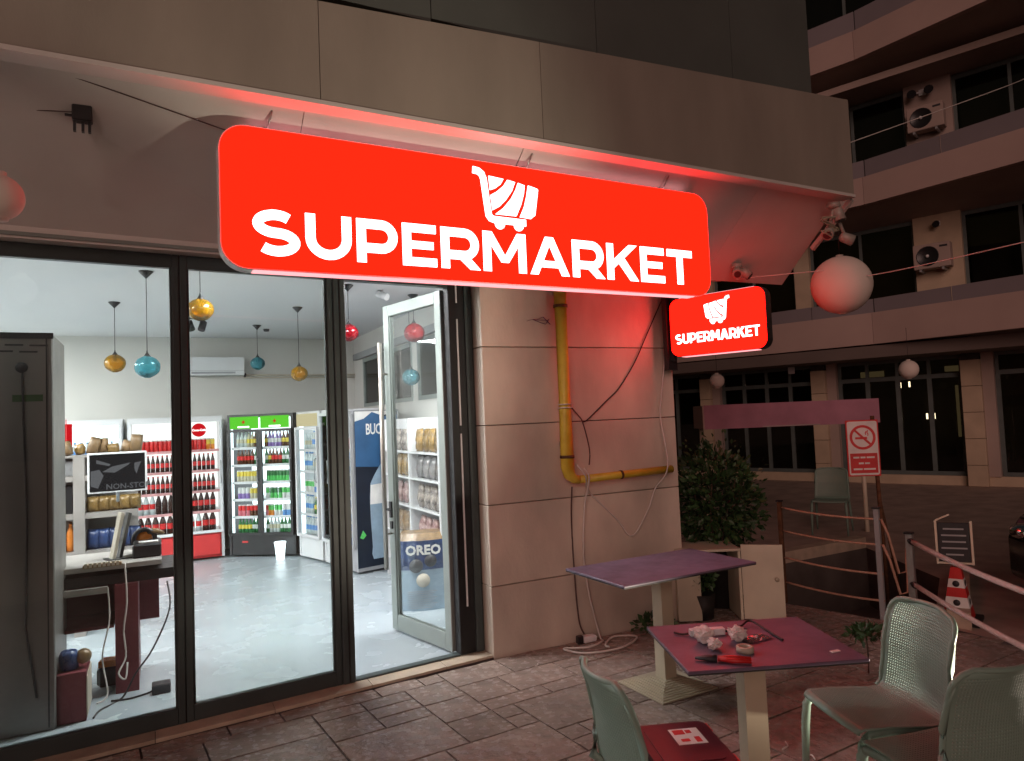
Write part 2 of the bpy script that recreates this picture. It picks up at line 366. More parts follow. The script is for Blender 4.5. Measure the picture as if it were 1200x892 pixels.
# fascia, turned 2 degrees
A2 = R_(2); U2 = (math.cos(A2), math.sin(A2))
def g2(s, d, G=(2.0, -.96)): return (G[0] + s*U2[0] - d*U2[1], G[1] + s*U2[1] + d*U2[0])
st_ = [-4.2, -2.7, -1.205, .165, 3.138]
tz = lambda s: 4.03 + (s-.18)*.058
for a, c in zip(st_, st_[1:]):
    b = B(); p, q = g2(a+.002, 0), g2(c-.002, 0); r_, s_ = g2(c-.002, .10), g2(a+.002, .10)
    i = len(b.v); b.v += [(*p, 3.41), (*q, 3.41), (*r_, 3.41), (*s_, 3.41), (*p, tz(a)), (*q, tz(c)), (*r_, tz(c)), (*s_, tz(a))]
    for f in ((3, 2, 1, 0), (4, 5, 6, 7), (0, 1, 5, 4), (1, 2, 6, 5), (2, 3, 7, 6), (3, 0, 4, 7)): b.face(tuple(i+k for k in f))
    b.build('fascia_panel', 'fascia_panel', shop)
b = B(); b.hexa([g2(-4.2, .101), g2(3.136, .101), g2(3.136, 1.8), g2(-4.2, 1.8)], 3.44, 3.88); b.build('floor_slab', 'fascia_panel', shop)
b = B(); b.hexa([g2(-4.2, -.006), g2(3.146, -.006), g2(3.146, .115), g2(-4.2, .115)], 3.385, 3.409); b.build('drip_edge', 'soffit_paint', shop)
# sloping soffit panels
def inner(x): return (x, .0 if x > 2.12 else GY + (x-GX)*math.tan(A6) - .10, 2.822)
sx = [-2.3, -.75, .72, 2.10, 3.30, 4.22, 5.19]
for a, c in zip(sx, sx[1:]):
    b = B(); a2, c2 = a+.002, c-.002
    if a == sx[0]: a2 = a
    oa, oc = g2((a2-2)*.985, .12), g2((c2-2)*.985, .12)
    ia, ic = inner(a2 if abs(a-2.10) > .01 else 2.13), inner(c2)
    P = [(*oa, 3.408), (*oc, 3.408), ic, ia]; i = len(b.v)
    b.v += P + [(x, y+.02, z+.03) for x, y, z in P]
    for f in ((0, 1, 2, 3), (7, 6, 5, 4), (0, 4, 5, 1), (1, 5, 6, 2), (2, 6, 7, 3), (3, 7, 4, 0)): b.face(tuple(i+k for k in f))
    b.build('soffit_panel', 'soffit_paint', shop)
b = B(); b.bar((5.165, -.80, 3.385), (5.19, -.36, 3.075), .03, .04); b.build('soffit_trim', 'soffit_paint', shop)
b = B(); b.hexa([g2(3.138, .12), g2(3.16, .12), (5.22, .3), (5.19, .3)], 2.80, 3.9, ); b.build('end_wall', 'fascia_panel', shop) if False else None
# storey above, set back, in dark cladding panels
us = [-4.0, -1.9, -.55, .62, 1.85, 2.72]
for a, c in zip(us, us[1:]):
    p, q = g2(a+.003, .02), g2(c-.003, .02); b = B(); b.hexa([p, q, (q[0], q[1]+.08), (p[0], p[1]+.08)], 4.0 if a < -.6 else 4.02, 6.6); b.build('upper_panel', 'upper_cladding', shop)
b = B(); b.hexa([g2(2.72, .05), g2(2.72, 3.0), g2(2.60, 3.0), g2(2.60, .11)], 3.89, 6.6); b.build('upper_side', 'upper_cladding', shop)
# header over the glazing
b = B(); b.hexa([g6(-5, -.10), g6(-.0, -.10), g6(-.0, .02), g6(-5, .02)], 2.757, 2.826); b.build('header', 'soffit_paint', shop)
b = B(); b.hexa([g6(-5, .021), g6(0, .021), g6(0, .05), g6(-5, .05)], 2.757, 3.018); b.build('header_wall', 'white_wall', shop)
b = B(); b.hexa([g6(-5, -.112), g6(-.0, -.112), g6(-.0, -.1005), g6(-5, -.1005)], 2.77, 2.79); b.build('header_trim', 'frame_grey', shop)
gl = bpy.data.objects.new('glazing', None); C.objects.link(gl); gl.parent = shop; gl.location = (GX, GY, 0); gl.rotation_euler = (0, 0, A6)
def panel(s0, s1, nm='fixed_panel', z0=.022, z1=2.752, fw_=.038, top=.08, bot=.092, dep=.055, m='frame_anthracite'):
    f = B()
    f.box(s0, s0+fw_, -dep/2, dep/2, z0, z1, .004); f.box(s1-fw_, s1, -dep/2, dep/2, z0, z1, .004)
    f.box(s0+fw_, s1-fw_, -dep/2+.002, dep/2-.002, z1-top, z1, .004); f.box(s0+fw_, s1-fw_, -dep/2+.002, dep/2-.002, z0, z0+bot, .004)
    # glazing bead
    g_ = .012
    for (a, c, d, e) in ((s0+fw_, s0+fw_+g_, z0+bot, z1-top), (s1-fw_-g_, s1-fw_, z0+bot, z1-top)): f.mat('black_rubber').box(a, c, -.012, .012, d, e)
    f.mat(m)
    return f
for s0, s1 in ((-3.05, -1.983), (-1.977, -1.052), (-4.12, -3.06)):
    f = B(); f.mat('frame_anthracite'); f2 = panel(s0, s1); f2.mats = ['frame_anthracite', 'black_rubber']; 
    f2.m = [min(k, 1) for k in f2.m]
    fr = f2.build('window_frame', None, gl)
    B().box(s0+.038, s1-.038, -.004, .004, .114, 2.672).build('window_pane', 'shop_glass', fr)
B().box(-1.9828, -1.9772, -.02, .02, .022, 2.752).build('gasket', 'black_rubber', gl)
B().box(-1.050, -.968, -.04, .045, .022, 2.752, .005).build('door_post', 'frame_anthracite', gl)
B().box(-1.012, -1.004, -.046, -.04, .03, 2.74).build('gasket', 'black_rubber', gl)
b = B(); b.box(-.186, -.06, -.03, .05, .024, 2.752, .004); b.build('hinge_post', 'black_rubber', gl)
B().box(-.058, .0, -.04, .05, .022, 2.752, .004).build('jamb', 'frame_anthracite', gl)
for z0, z1 in ((.36, 1.60), (1.66, 2.44), (2.56, 2.70)): B().box(-.128, -.117, -.038, -.03, z0, z1).build('gasket_strip', 'white_metal', gl)
B().box(-.967, -.187, -.03, .03, 2.672, 2.752).build('door_header', 'frame_anthracite', gl)
B().box(-.967, -.187, -.03, .035, .0215, .034, .003).build('door_threshold', 'frame_anthracite', gl)
# open door leaf
hx, hy = g6(-.187, .056); ang = math.atan2(1.04-hy, 1.72-hx)
leaf = bpy.data.objects.new('door', None); C.objects.link(leaf); leaf.parent = shop; leaf.location = (hx, hy, 0); leaf.rotation_euler = (0, 0, ang)
LL = math.hypot(1.04-hy, 1.72-hx)
f = panel(.0, LL, fw_=.085, top=.09, bot=.125, z0=.03, z1=2.665, dep=.05, m='frame_grey'); f.mats = ['frame_grey', 'black_rubber']; f.m = [min(k, 1) for k in f.m]
lf = f.build('door_frame', None, leaf)
B().box(.085, LL-.085, -.004, .004, .155, 2.575).build('door_pane', 'leaf_glass', leaf)
b = B(); b.tube([(LL-.04, .085, .52), (LL-.04, .085, 2.36)], .019, 10); b.tube([(LL-.04, .025, .8), (LL-.04, .085, .8)], .009, 6); b.tube([(LL-.04, .025, 2.1), (LL-.04, .085, 2.1)], .009, 6)
b.build('pull_handle', 'steel', leaf)
b = B(); b.box(LL-.06, LL-.03, .0252, .04, .93, 1.06); b.tube([(LL-.045, .04, 1.0), (LL-.045, .075, 1.0), (LL-.13, .075, 1.0)], .010, 6); b.box(LL-.06, LL-.03, .0252, .036, .84, .90); b.build('lever_handle', 'black_plastic', leaf)

# ------------------------------------------------------------------ the lit signs
def strip(b, path, w, y0, y1):
    P = [Vector(p) for p in path]; L = []; Rr = []
    for k, p in enumerate(P):
        t1 = (P[k]-P[k-1]).normalized() if k else (P[1]-P[0]).normalized(); t2 = (P[k+1]-P[k]).normalized() if k < len(P)-1 else t1
        n1 = Vector((-t1.y, t1.x)); n2 = Vector((-t2.y, t2.x)); nn = (n1+n2).normalized(); d = max(.4, nn.dot(n1))
        L.append(p + nn*w/2/d); Rr.append(p - nn*w/2/d)
    for k in range(len(P)-1):
        b.prism([tuple(Rr[k]), tuple(Rr[k+1]), tuple(L[k+1]), tuple(L[k])], y0, y1)
def arc(cx, cy, rx, ry, a0, a1, n=10): return [(cx+rx*math.cos(R_(a0+(a1-a0)*k/n)), cy+ry*math.sin(R_(a0+(a1-a0)*k/n))) for k in range(n+1)]
def glyph(ch, w, t=.215):
    h = t/2; S = []; P = []
    if ch == 'S':
        ry = (1-t)/4; rx = w/2-h; 
        S.append(arc(w/2-.02, 1-h-ry, rx-.03, ry, 40, 100, 5) + arc(w/2, 1-h-ry, rx, ry, 110, 262, 12) + arc(w/2, h+ry, rx, ry, 82, -70, 12) + arc(w/2+.02, h+ry, rx, ry, -90, -142, 5))
    if ch == 'U': r = w/2-h; S.append([(h, 1)] + arc(w/2, h+r*.9, r, r*.9, 180, 360, 14) + [(w-h, 1)])
    if ch in 'PR':
        P.append([(0, 0), (t, 0), (t, 1), (0, 1)]); top = 1-h; bot = .34; ry = (top-bot)/2
        S.append([(t*.9, top)] + arc(w-h-ry, (top+bot)/2, ry, ry, 90, -90, 12) + [(t*.9, bot)])
        if ch == 'R': P.append([(w*.42, .30), (w*.68, .36), (w+.03, 0), (w-.24, 0)])
    if ch == 'E':
        P += [[(0, 0), (t, 0), (t, 1), (0, 1)], [(t*.9, 0), (w, 0), (w, t*.93), (t*.9, t*.93)], [(t*.9, 1-t*.93), (w-.01, 1-t*.93), (w-.01, 1), (t*.9, 1)], [(t*.9, .41), (w-.08, .41), (w-.08, .59), (t*.9, .59)]]
    if ch == 'T': P += [[(w/2-h, 0), (w/2+h, 0), (w/2+h, .9), (w/2-h, .9)], [(0, 1-t*.93), (w, 1-t*.93), (w, 1), (0, 1)]]
    if ch == 'M':
        P += [[(0, 0), (t, 0), (t, 1), (0, 1)], [(w-t, 0), (w, 0), (w, 1), (w-t, 1)], [(0, 1), (w/2-.10, .24), (w/2+.10, .24), (t+.03, 1)], [(w-t-.03, 1), (w/2-.10, .24), (w/2+.10, .24), (w, 1)]]
    if ch == 'A': P += [[(0, 0), (.23, 0), (w/2+.10, 1), (w/2-.12, 1)], [(w-.23, 0), (w, 0), (w/2+.12, 1), (w/2-.10, 1)], [(.22, .20), (w-.22, .20), (w-.28, .37), (.28, .37)]]
    if ch == 'K': P += [[(0, 0), (t, 0), (t, 1), (0, 1)], [(t*.8, .28), (t*.8, .52), (w-.28, 1), (w, 1)], [(w*.36, .50), (w*.53, .66), (w+.02, 0), (w-.25, 0)]]
    return S, P
LET = [('S', .94), ('U', .98), ('P', .93), ('E', .82), ('R', .97), ('M', 1.17), ('A', 1.14), ('R', .97), ('K', 1.0), ('E', .82), ('T', .90)]
def word(parent, x0, x1, z0, cap, y, t=.215):
    gap = .115; tot = sum(w for _, w in LET) + gap*10; k = (x1-x0)/tot; x = x0
    for ch, w in LET:
        b = B(); S, P = glyph(ch, w*k/cap, t); q = 0
        for s_ in S: strip(b, [(x+p[0]*cap, z0+p[1]*cap) for p in s_], t*cap, y-.006, y)
        for p in P:
            q += 1; b.prism([(x+u[0]*cap, z0+u[1]*cap) for u in p], y-.006-.0005*q, y)
        b.build('letter', 'sign_white', parent); x += (w+gap)*k
CART = [[(-.154, 3.191), (-.051, 3.183), (-.074, 3.146), (-.112, 3.117), (-.148, 3.103)],
        [(-.024, 3.181), (.031, 3.173), (.006, 3.114), (-.041, 3.051), (-.085, 3.007), (-.135, 2.978), (-.146, 3.072), (-.103, 3.097), (-.052, 3.141)],
        [(.052, 3.171), (.099, 3.160), (.091, 3.105), (.068, 3.034), (.031, 2.957), (-.117, 2.956), (-.059, 3.0), (-.002, 3.065), (.034, 3.127)],
        [(.124, 3.163), (.188, 3.151), (.197, 3.142), (.168, 2.975), (.136, 2.95), (.056, 2.954), (.089, 3.021), (.11, 3.092)]]
CH = [(-.262, 3.216), (-.225, 3.212), (-.203, 3.198), (-.190, 3.168), (-.174, 3.031), (-.163, 2.945), (-.150, 2.928), (-.128, 2.921), (.098, 2.919)]
def cart(parent, f, y, sw):
    b = B()
    for p in CART: b.prism([f(*u) for u in p], y-.006, y)
    strip(b, [f(*u) for u in CH], sw, y-.0065, y)
    for c in ((-.088, 2.898), (.045, 2.898)):
        o_ = f(*c); r = sw*.82; b.prism([(o_[0]+r*math.cos(a*math.pi/8), o_[1]+r*math.sin(a*math.pi/8)) for a in range(16)], y-.007, y)
    b.build('cart_emblem', 'sign_white', parent)
def rrect(x0, x1, z0, z1, r, n=8):
    P = []
    for cx, cz, a in ((x1-r, z1-r, 0), (x0+r, z1-r, 90), (x0+r, z0+r, 180), (x1-r, z0+r, 270)):
        P += [(cx+r*math.cos(R_(a+90*k/n)), cz+r*math.sin(R_(a+90*k/n))) for k in range(n+1)]
    return P
sg = thing('shop_sign', 'long glowing red lightbox sign with white cart emblem above the glass doors', 'sign', (2.0, -.80, 0), A2)
X0, X1, Z0, Z1 = -1.70, 1.652, 2.522, 3.281
B().prism(rrect(X0, X1, Z0, Z1, .135), .003, .10).build('sign_case', 'white_metal', sg)
B().prism(rrect(X0+.006, X1-.006, Z0+.006, Z1-.006, .13), 0, .0025).build('sign_face', 'sign_red', sg)
word(sg, -1.542, 1.468, 2.598, .246, -.0005)
cart(sg, lambda x, z: (x, z), -.0005, .042)
B().box(X0+.16, X1-.16, .012, .09, Z0-.004, Z0-.0005).build('glow_strip', 'sign_rim', sg); B().box(X0+.16, X1-.16, .03, .07, Z1+.0005, Z1+.003).build('glow_strip', 'sign_rim', sg)  # lit lower edge; the top strip is added to pinken the soffit
for x in (-1.45, .15, 1.28):
    b = B(); b.bar((x, .07, Z1-.01), (x, .09, Z1+.05), .03, .006); b.tube([(x, .07, Z1-.005), (x+.02, .0, Z1+.10)], .006, 5); b.build('bracket', 'galvanised', sg)
# projecting sign, both faces lit
pa = math.atan2(-.885+.12, 4.03-3.755); PL = math.hypot(.765, .275)
ps = thing('projecting_sign', 'small glowing red lightbox sign projecting from the corner of the stone wall', 'sign', (3.755, -.12, 0), pa)
# local x runs outwards from the wall, local -y looks back at the doors
z0, z1 = 2.135, 2.605
B().prism(rrect(0, PL, z0, z1, .075), .006, .094).build('sign_case', 'black_plastic', ps)
B().prism(rrect(.006, PL-.006, z0+.006, z1-.006, .07), .003, .0055).build('sign_face', 'sign_red_small', ps)
B().prism(rrect(.006, PL-.006, z0+.006, z1-.006, .07), .0945, .097).build('sign_face', 'sign_red_back', ps)
word(ps, .05, PL-.055, z0+.10, .080, .0025, .185)
cart(ps, lambda x, z: (PL*.50 - x*.47, z0+.235+(z-2.877)*.56), .0025, .022)
B().box(.09, PL-.09, .012, .088, z0-.004, z0-.0005).build('glow_strip', 'sign_rim', ps); B().box(.09, PL-.09, .012, .088, z1+.0005, z1+.004).build('glow_strip', 'sign_rim', ps)  # glow strips added to the case to spread pink over the wall
b = B(); b.box(-.02, .012, .03, .07, z0-.03, z1+.02); b.box(-.055, -.018, -.02, .12, z0-.10, z1+.10); b.build('bracket', 'black_plastic', ps)

# ------------------------------------------------------------------ building across the forecourt
hb = thing('hotel_building', 'pinkish hotel block with stacked balconies and dark glass shopfronts across the forecourt', 'building',
           (12.681, 8.592, 0), math.atan2(-.935, .354))
# local x runs along the facade towards the street, local y = into the building ( -y faces the shop )
def hbx(nm, m, *a, bev=0): return B().box(*a, bev).build(nm, m, hb)
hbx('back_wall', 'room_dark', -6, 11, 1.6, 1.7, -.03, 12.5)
hbx('plinth', 'hotel_column', -6, 11, .02, .40, -.03, .16)
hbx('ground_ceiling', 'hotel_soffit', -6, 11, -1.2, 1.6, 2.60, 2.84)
cols = [(-.74, -.46), (2.02, 2.33), (4.94, 5.28), (8.1, 8.44)]
for a, c in cols:
    z = -.03
    for h in (.42, .52, .52, .52, .52):
        hbx('column_block', 'hotel_column', a, c, -.14, .30, z+.004, min(z+h, 2.6)-.004, bev=.006); z += h
    hbx('column_core', 'mortar', a+.02, c-.02, -.12, .28, -.02, 2.59)
    hbx('side_pier', 'hotel_wall', c+.003, c+.20, -.02, .35, .16, 2.6)
spans = [(-3.9, -.75), (-.25, 2.01), (2.54, 4.93), (5.49, 8.09)]
for a, c in spans:
    f = B(); nx = 4 if c-a > 2.0 else 3; w = .055
    f.box(a, c, .12, .19, .16, .24); f.box(a, c, .12, .19, 2.15, 2.24); f.box(a, c, .12, .19, 2.53, 2.6)
    xs_ = [a+(c-a)*k/nx for k in range(nx+1)]
    for k, x in enumerate(xs_):
        x_ = min(max(x, a+w/2), c-w/2); f.box(x_-w*.75, x_+w*.75, .115, .195, .24, 2.15); f.box(x_-w/2, x_+w/2, .115, .195, 2.24, 2.53)
    fo = f.build('window_frame', 'hotel_frame', hb)
    for k in range(nx):
        B().box(xs_[k]+.04, xs_[k+1]-.04, .15, .158, .24, 2.15).build('window_pane', 'hotel_glass', fo)
        B().box(xs_[k]+.04, xs_[k+1]-.04, .15, .158, 2.24, 2.53).build('window_pane', 'hotel_glass', fo)
# rooms behind: a few glowing warm patches, and glow rods added as lamp reflections
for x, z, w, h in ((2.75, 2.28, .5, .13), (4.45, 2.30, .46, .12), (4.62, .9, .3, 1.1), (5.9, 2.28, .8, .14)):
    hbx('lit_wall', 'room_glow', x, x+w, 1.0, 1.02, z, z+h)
hbx('side_return', 'cream_board', 4.70, 4.92, .9, .95, .16, 2.1)
for x, z in ((3.62, 2.06), (3.80, 2.07), (4.1, 1.36), (4.24, 1.36), (6.3, 2.15)):
    B().tube([(x, .8, z-.06), (x, .8, z+.06)], .018, 6).build('lamp_reflection', 'reflection_glow', hb)
PLAN = [(-6, -1.15), (1.2, -1.15), (3.7, -1.24), (6.55, -1.86), (11, -2.8)]
def balcony(zb, zt, zp):
    # slab edge band that sweeps outwards, set back parapet and the sloping underside
    for (a, ya), (c, yc) in zip(PLAN, PLAN[1:]):
        a += .003; c -= .003
        B().hexa([(a, ya), (c, yc), (c, yc+.14), (a, ya+.14)], zb, zt).build('balcony_band', 'hotel_band', hb)
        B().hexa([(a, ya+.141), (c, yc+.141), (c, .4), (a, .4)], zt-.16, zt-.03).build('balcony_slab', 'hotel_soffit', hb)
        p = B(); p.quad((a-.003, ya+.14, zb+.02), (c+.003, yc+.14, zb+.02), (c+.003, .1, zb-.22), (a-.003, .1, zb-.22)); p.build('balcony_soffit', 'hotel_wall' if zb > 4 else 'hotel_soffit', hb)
        n_ = max(1, round((c-a)/1.6))
        for k in range(n_):
            u, v = k/n_, (k+1)/n_-.006; x0, x1 = a+(c-a)*u, a+(c-a)*v; y0, y1 = ya+(yc-ya)*u, ya+(yc-ya)*v
            B().hexa([(x0, y0+.20), (x1, y1+.20), (x1, y1+.24), (x0, y0+.24)], zt-.02, zp).build('parapet_panel', 'parapet_grey', hb)
balcony(2.87, 3.50, 3.80)
balcony(5.70, 6.26, 6.66)
balcony(8.70, 9.30, 9.80)
hbx('upper_ceiling', 'hotel_wall', -6, 11, -.8, .4, 8.31, 8.45)
for z0, z1 in ((3.5, 5.52), (6.3, 8.32), (9.3, 12.4)):
    ps_ = [(-6, -3.2), (-.9, -.3), (1.75, 2.1), (4.26, 5.12), (8.0, 8.6), (10.5, 11)]
    for a, c in ps_:
        hbx('wall_pier', 'hotel_column' if z0 < 6 else 'hotel_wall', a, c, 0, .3, z0, z1)
    for (a, c), (d, e) in zip(ps_, ps_[1:]):
        f = B(); f.box(c, d, .12, .18, z1-.12, z1-.03); f.box(c, d, .12, .18, z0, z0+.08)
        nx = max(1, round((d-c)/1.0)); 
        for k in range(nx+1): x = c+.03+(d-c-.06)*k/nx; f.box(x-.03, x+.03, .122, .178, z0+.08, z1-.12)
        fo = f.build('window_frame', 'hotel_frame', hb)
        for k in range(nx): B().box(c+.06+(d-c-.06)*k/nx, c+(d-c-.06)*(k+1)/nx, .146, .154, z0+.08, z1-.12).build('window_pane', 'hotel_glass', fo)
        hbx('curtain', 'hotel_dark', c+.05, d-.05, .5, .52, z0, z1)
hm = hb.matrix_basis.copy()
hmw = Matrix.Translation(hb.location) @ Matrix.Rotation(hb.rotation_euler.z, 4, 'Z')
def hw(x, y, z): return tuple(hmw @ Vector((x, y, z)))
HR = hb.rotation_euler.z
def ac_outdoor(loc, label):
    t = thing('outdoor_unit', label, 'air conditioner', loc, HR, 'outdoor air conditioner units on the hotel balconies')
    B().box(0, .66, 0, .26, 0, .50, .012).build('case', 'hotel_wall', t)
    b = B(); b.lathe([(.205, 0), (.20, -.012), (.19, -.002), (.001, -.002)], 20, (.26, 0, .25), ax='y'); b.build('fan_grille', 'black_plastic', t)
    b = B(); b.sphere((.26, -.02, .25), .035, 10, 6); b.build('fan_hub', 'white_metal', t)
    for x in (.1, .5): B().box(x, x+.04, .0, .30, -.05, -.001).build('bracket', 'grey_metal', t)
    B().box(.48, .62, -.004, -.0005, .40, .44).build('badge', 'dark_print', t)
    B().box(.52, .66, .02, .262, -.0, .001).build('side_plate', 'grey_metal', t) if False else None
    return t
ac_outdoor(hw(4.30, -.33, 4.36), 'outdoor air conditioner unit with round fan on the first balcony wall')
ac_outdoor(hw(4.36, -.33, 7.20), 'outdoor air conditioner unit in shadow on the second balcony wall')
def spotlamp(loc, rz, label, s=1.0, heads=1, cat='spotlight', grp='small lamps on the hotel wall'):
    t = thing('wall_spotlight', label, cat, loc, rz, grp)
    B().box(-.05*s, .05*s, -.02*s, .0, -.05*s, .05*s, .004).build('base', 'white_metal', t)
    for k in range(heads):
        x = (k-(heads-1)/2)*.24*s
        b = B(); b.tube([(x*.3, -.02*s, 0), (x, -.10*s, -.01*s)], .014*s, 6); b.build('arm', 'white_metal', t)
        b = B(); b.tube([(x, -.06*s, 0), (x, -.10*s, -.01*s), (x, -.19*s, -.05*s)], .06*s, 10, rads=[.03*s, .06*s, .065*s]); b.build('lamp_head', 'black_plastic', t)
    return t
spotlamp(hw(4.72, -.02, 5.30), HR, 'small spotlight above the outdoor unit on the first balcony wall')
spotlamp(hw(4.62, -.02, 8.08), HR, 'twin round spotlights high on the second balcony wall', 1.3, 2)
t = tag(B().box(-.07, .07, -.06, .0, -.08, .08, .01).build('junction_box', 'white_metal'), 'little white box under the hotel balcony beside a column', 'box'); t.location = hw(1.6, -.10, 2.52); t.rotation_euler.z = HR

# ------------------------------------------------------------------ lanterns, cameras, strings
def lantern(loc, r, label, top, name='ball_lantern'):
    t = thing(name, label, 'lantern', loc, 0, 'round white ball lanterns on strings')
    b = B(); b.sphere((0, 0, 0), r, 32, 20); b.build('globe', 'lantern_paper', t)
    b = B(); b.lathe([(.001, -r-.004), (.035, -r-.003), (.04, -r+.012)], 14); b.lathe([(.03, r-.006), (.03, r+.012), (.001, r+.014)], 12); b.build('cap', 'lantern_paper', t)
    b = B(); b.tube([(0, 0, r+.01), (0, 0, top-loc[2])], .003, 5); b.build('cord', 'black_cable', t)
lantern((5.228, -.6, 2.711), .245, 'large white ball lantern hanging beside the small red sign', 3.36)
lantern((-.567, -1.2, 2.69), .093, 'small white ball lantern under the soffit left of the long red sign', 3.36)
lantern((10.62, 2.5, 2.20), .145, 'white ball lantern far off in front of the hotel shopfront', 2.86)
lantern((7.3, 3.2, 2.11), .105, 'smallest white ball lantern beside the far stone column', 2.7)
def cable(name, pts, r, m, label, cat='cable', sub=6, grp=None):
    P = [Vector(p) for p in pts]; out = []
    for k in range(len(P)-1):
        p0, p1, p2, p3 = P[max(k-1, 0)], P[k], P[k+1], P[min(k+2, len(P)-1)]
        for j in range(sub):
            t = j/sub; out.append(.5*((2*p1) + (p2-p0)*t + (2*p0-5*p1+4*p2-p3)*t*t + (3*p1-p0-3*p2+p3)*t**3))
    out.append(P[-1]); return tag(B().tube(out, r, 5).build(name, m), label, cat, grp)
cable('string_line', [(3.95, .9, 2.86), (5.0, -.6, 2.82), (5.23, -.86, 2.74), (5.2, -2.2, 2.73)], .004, 'white_cable', 'thin pale string holding the large ball lantern', 'string')
cable('string_line', [(5.08, -.72, 3.83), (6.9, -1.15, 4.50), (9.2, -.2, 5.46)], .004, 'white_cable', 'thin pale string stretched up in front of the hotel balconies', 'string')
cable('string_line', [(-.62, -.93, 3.43), (-.2, -.86, 3.365), (.333, -.745, 3.285), (.45, -.72, 3.27)], .0035, 'brown_cable', 'dark sagging wire pinned along the soffit', 'wire')
cable('string_line', [(-.9, -.70, 3.24), (-.6, -.72, 3.255), (-.32, -.75, 3.27)], .003, 'brown_cable', 'dark wire running to the black clip on the soffit', 'wire')
t = thing('soffit_clip', 'black forked clip fixed to the soffit', 'clip', (-.30, -.745, 3.275))
B().box(-.045, .04, -.03, .03, -.05, .03, .006).build('block', 'black_plastic', t)
for x in (-.035, .0, .028): B().box(x-.006, x+.006, -.012, .012, -.10, -.0505).build('prong', 'black_plastic', t)
B().box(-.075, -.0455, -.012, .0, -.03, -.02).build('pin', 'black_plastic', t)
def cctv(loc, rz, label, heads, s=1.0):
    t = thing('security_camera', label, 'camera', loc, rz, 'security cameras under the soffit')
    b = B(); b.lathe([(.001, .03), (.055*s, .03), (.06*s, .0), (.04*s, -.015), (.001, -.016)], 14); b.build('base', 'camera_shell', t)
    for (dx, dy, dz), (ex, ey, ez) in heads:
        p = Vector((dx, dy, dz))*s; e = Vector((ex, ey, ez)).normalized()
        b = B(); b.tube([(0, 0, -.01), tuple(p*.6), tuple(p)], .016*s, 7); b.build('arm', 'camera_shell', t)
        b = B(); b.tube([tuple(p-e*.05*s), tuple(p-e*.03*s), tuple(p+e*.07*s)], .04*s, 12, rads=[.028*s, .045*s, .05*s]); h = b.build('housing', 'camera_shell', t)
        b = B(); b.tube([tuple(p+e*.071*s), tuple(p+e*.079*s)], .036*s, 12); b.build('lens', 'black_plastic', h)
cctv((4.46, -.185, 2.905), 0, 'pair of white security cameras on the soffit beside the long red sign', [((-.05, -.05, -.06), (-.6, -.7, -.6)), ((.11, -.0, -.05), (.5, -.6, -.7))], .8)
cctv((4.985, -.765, 3.315), 0, 'cluster of dark lensed security cameras and loose wiring at the soffit corner', [((-.02, .05, -.22), (-.8, -.4, -.5)), ((.13, .0, -.27), (.8, -.6, -.5)), ((.03, -.02, -.06), (.1, -.2, -1))], .92)
for k in range(3):
    pts = [(4.985 + .10*math.sin(j*2.1+k*1.3) - .05*(j % 3), -.765 + .03*math.cos(j*1.7+k), 3.27 - .035*j - .02*k) for j in range(6)]
    cable('loose_wire', pts, .006, 'khaki_metal', 'tangle of loose wire around the corner camera cluster', 'wire', grp='loose wires by the corner cameras')

# ------------------------------------------------------------------ pipe and cables on the stone wall
pp = thing('gas_pipe', 'yellow painted gas pipe running down the stone wall and bending right', 'pipe', (2.755, -.075, 1.22))
b = B(); b.tube([(0, 0, 1.62), (.0, 0, .09), (.012, 0, .035), (.05, 0, .0), (.09, 0, -.008)], .050, 14, rads=[.052, .052, .046, .036, .033]); b.build('riser', 'yellow_paint', pp)
b = B(); b.tube([(.085, 0, -.008), (.98, .0, .012)], .030, 12); b.build('branch', 'yellow_paint', pp)
for z in (.16, 1.30): B().tube([(0, 0, z), (0, 0, z+.022)], .0545, 14).build('clamp', 'rust', pp)
for z in (.535, .56): B().tube([(0, -.003, z), (0, -.003, z+.008)], .056, 14).build('tie', 'white_cable', pp)
B().tube([(.47, 0, .001), (.49, 0, .001)], .034, 12).build('joint', 'rust', pp)
for z in (.25, 1.4): B().box(-.02, .02, .04, .0745, z, z+.03).build('wall_bracket', 'galvanised', pp)
B().box(.90, .93, .02, .0745, -.01, .03).build('wall_bracket', 'galvanised', pp)
G = 'cables hanging on the stone wall'
cable('wall_cable', [(3.79, -.02, 2.66), (3.60, -.012, 2.33), (3.464, -.012, 2.103), (3.30, -.012, 1.90), (3.174, -.012, 1.80), (2.99, -.012, 1.66), (2.936, -.02, 1.649)], .005, 'black_cable', 'thin black cable slanting down the wall from the small red sign to the pipe', grp=G)
cable('wall_cable', [(2.83, -.02, 1.775), (2.90, -.02, 1.70), (2.936, -.026, 1.645), (2.981, -.016, 1.50), (2.995, -.016, 1.40), (2.987, -.012, 1.311)], .005, 'brown_cable', 'short brown cable knotted beside the pipe tie', grp=G)
cable('wall_cable', [(3.80, -.03, 2.55), (3.77, -.03, 2.3), (3.747, -.03, 2.067), (3.70, -.03, 1.8), (3.684, -.03, 1.647), (3.653, -.13, 1.26), (3.60, -.02, 1.08), (3.52, -.02, .92), (3.354, -.02, .729), (3.223, -.02, .863), (3.10, -.02, .98), (2.961, -.02, 1.117), (2.87, -.14, 1.24), (2.80, -.14, 1.33)], .0065, 'white_cable', 'pale cable looping under the pipe from the small red sign', grp=G)
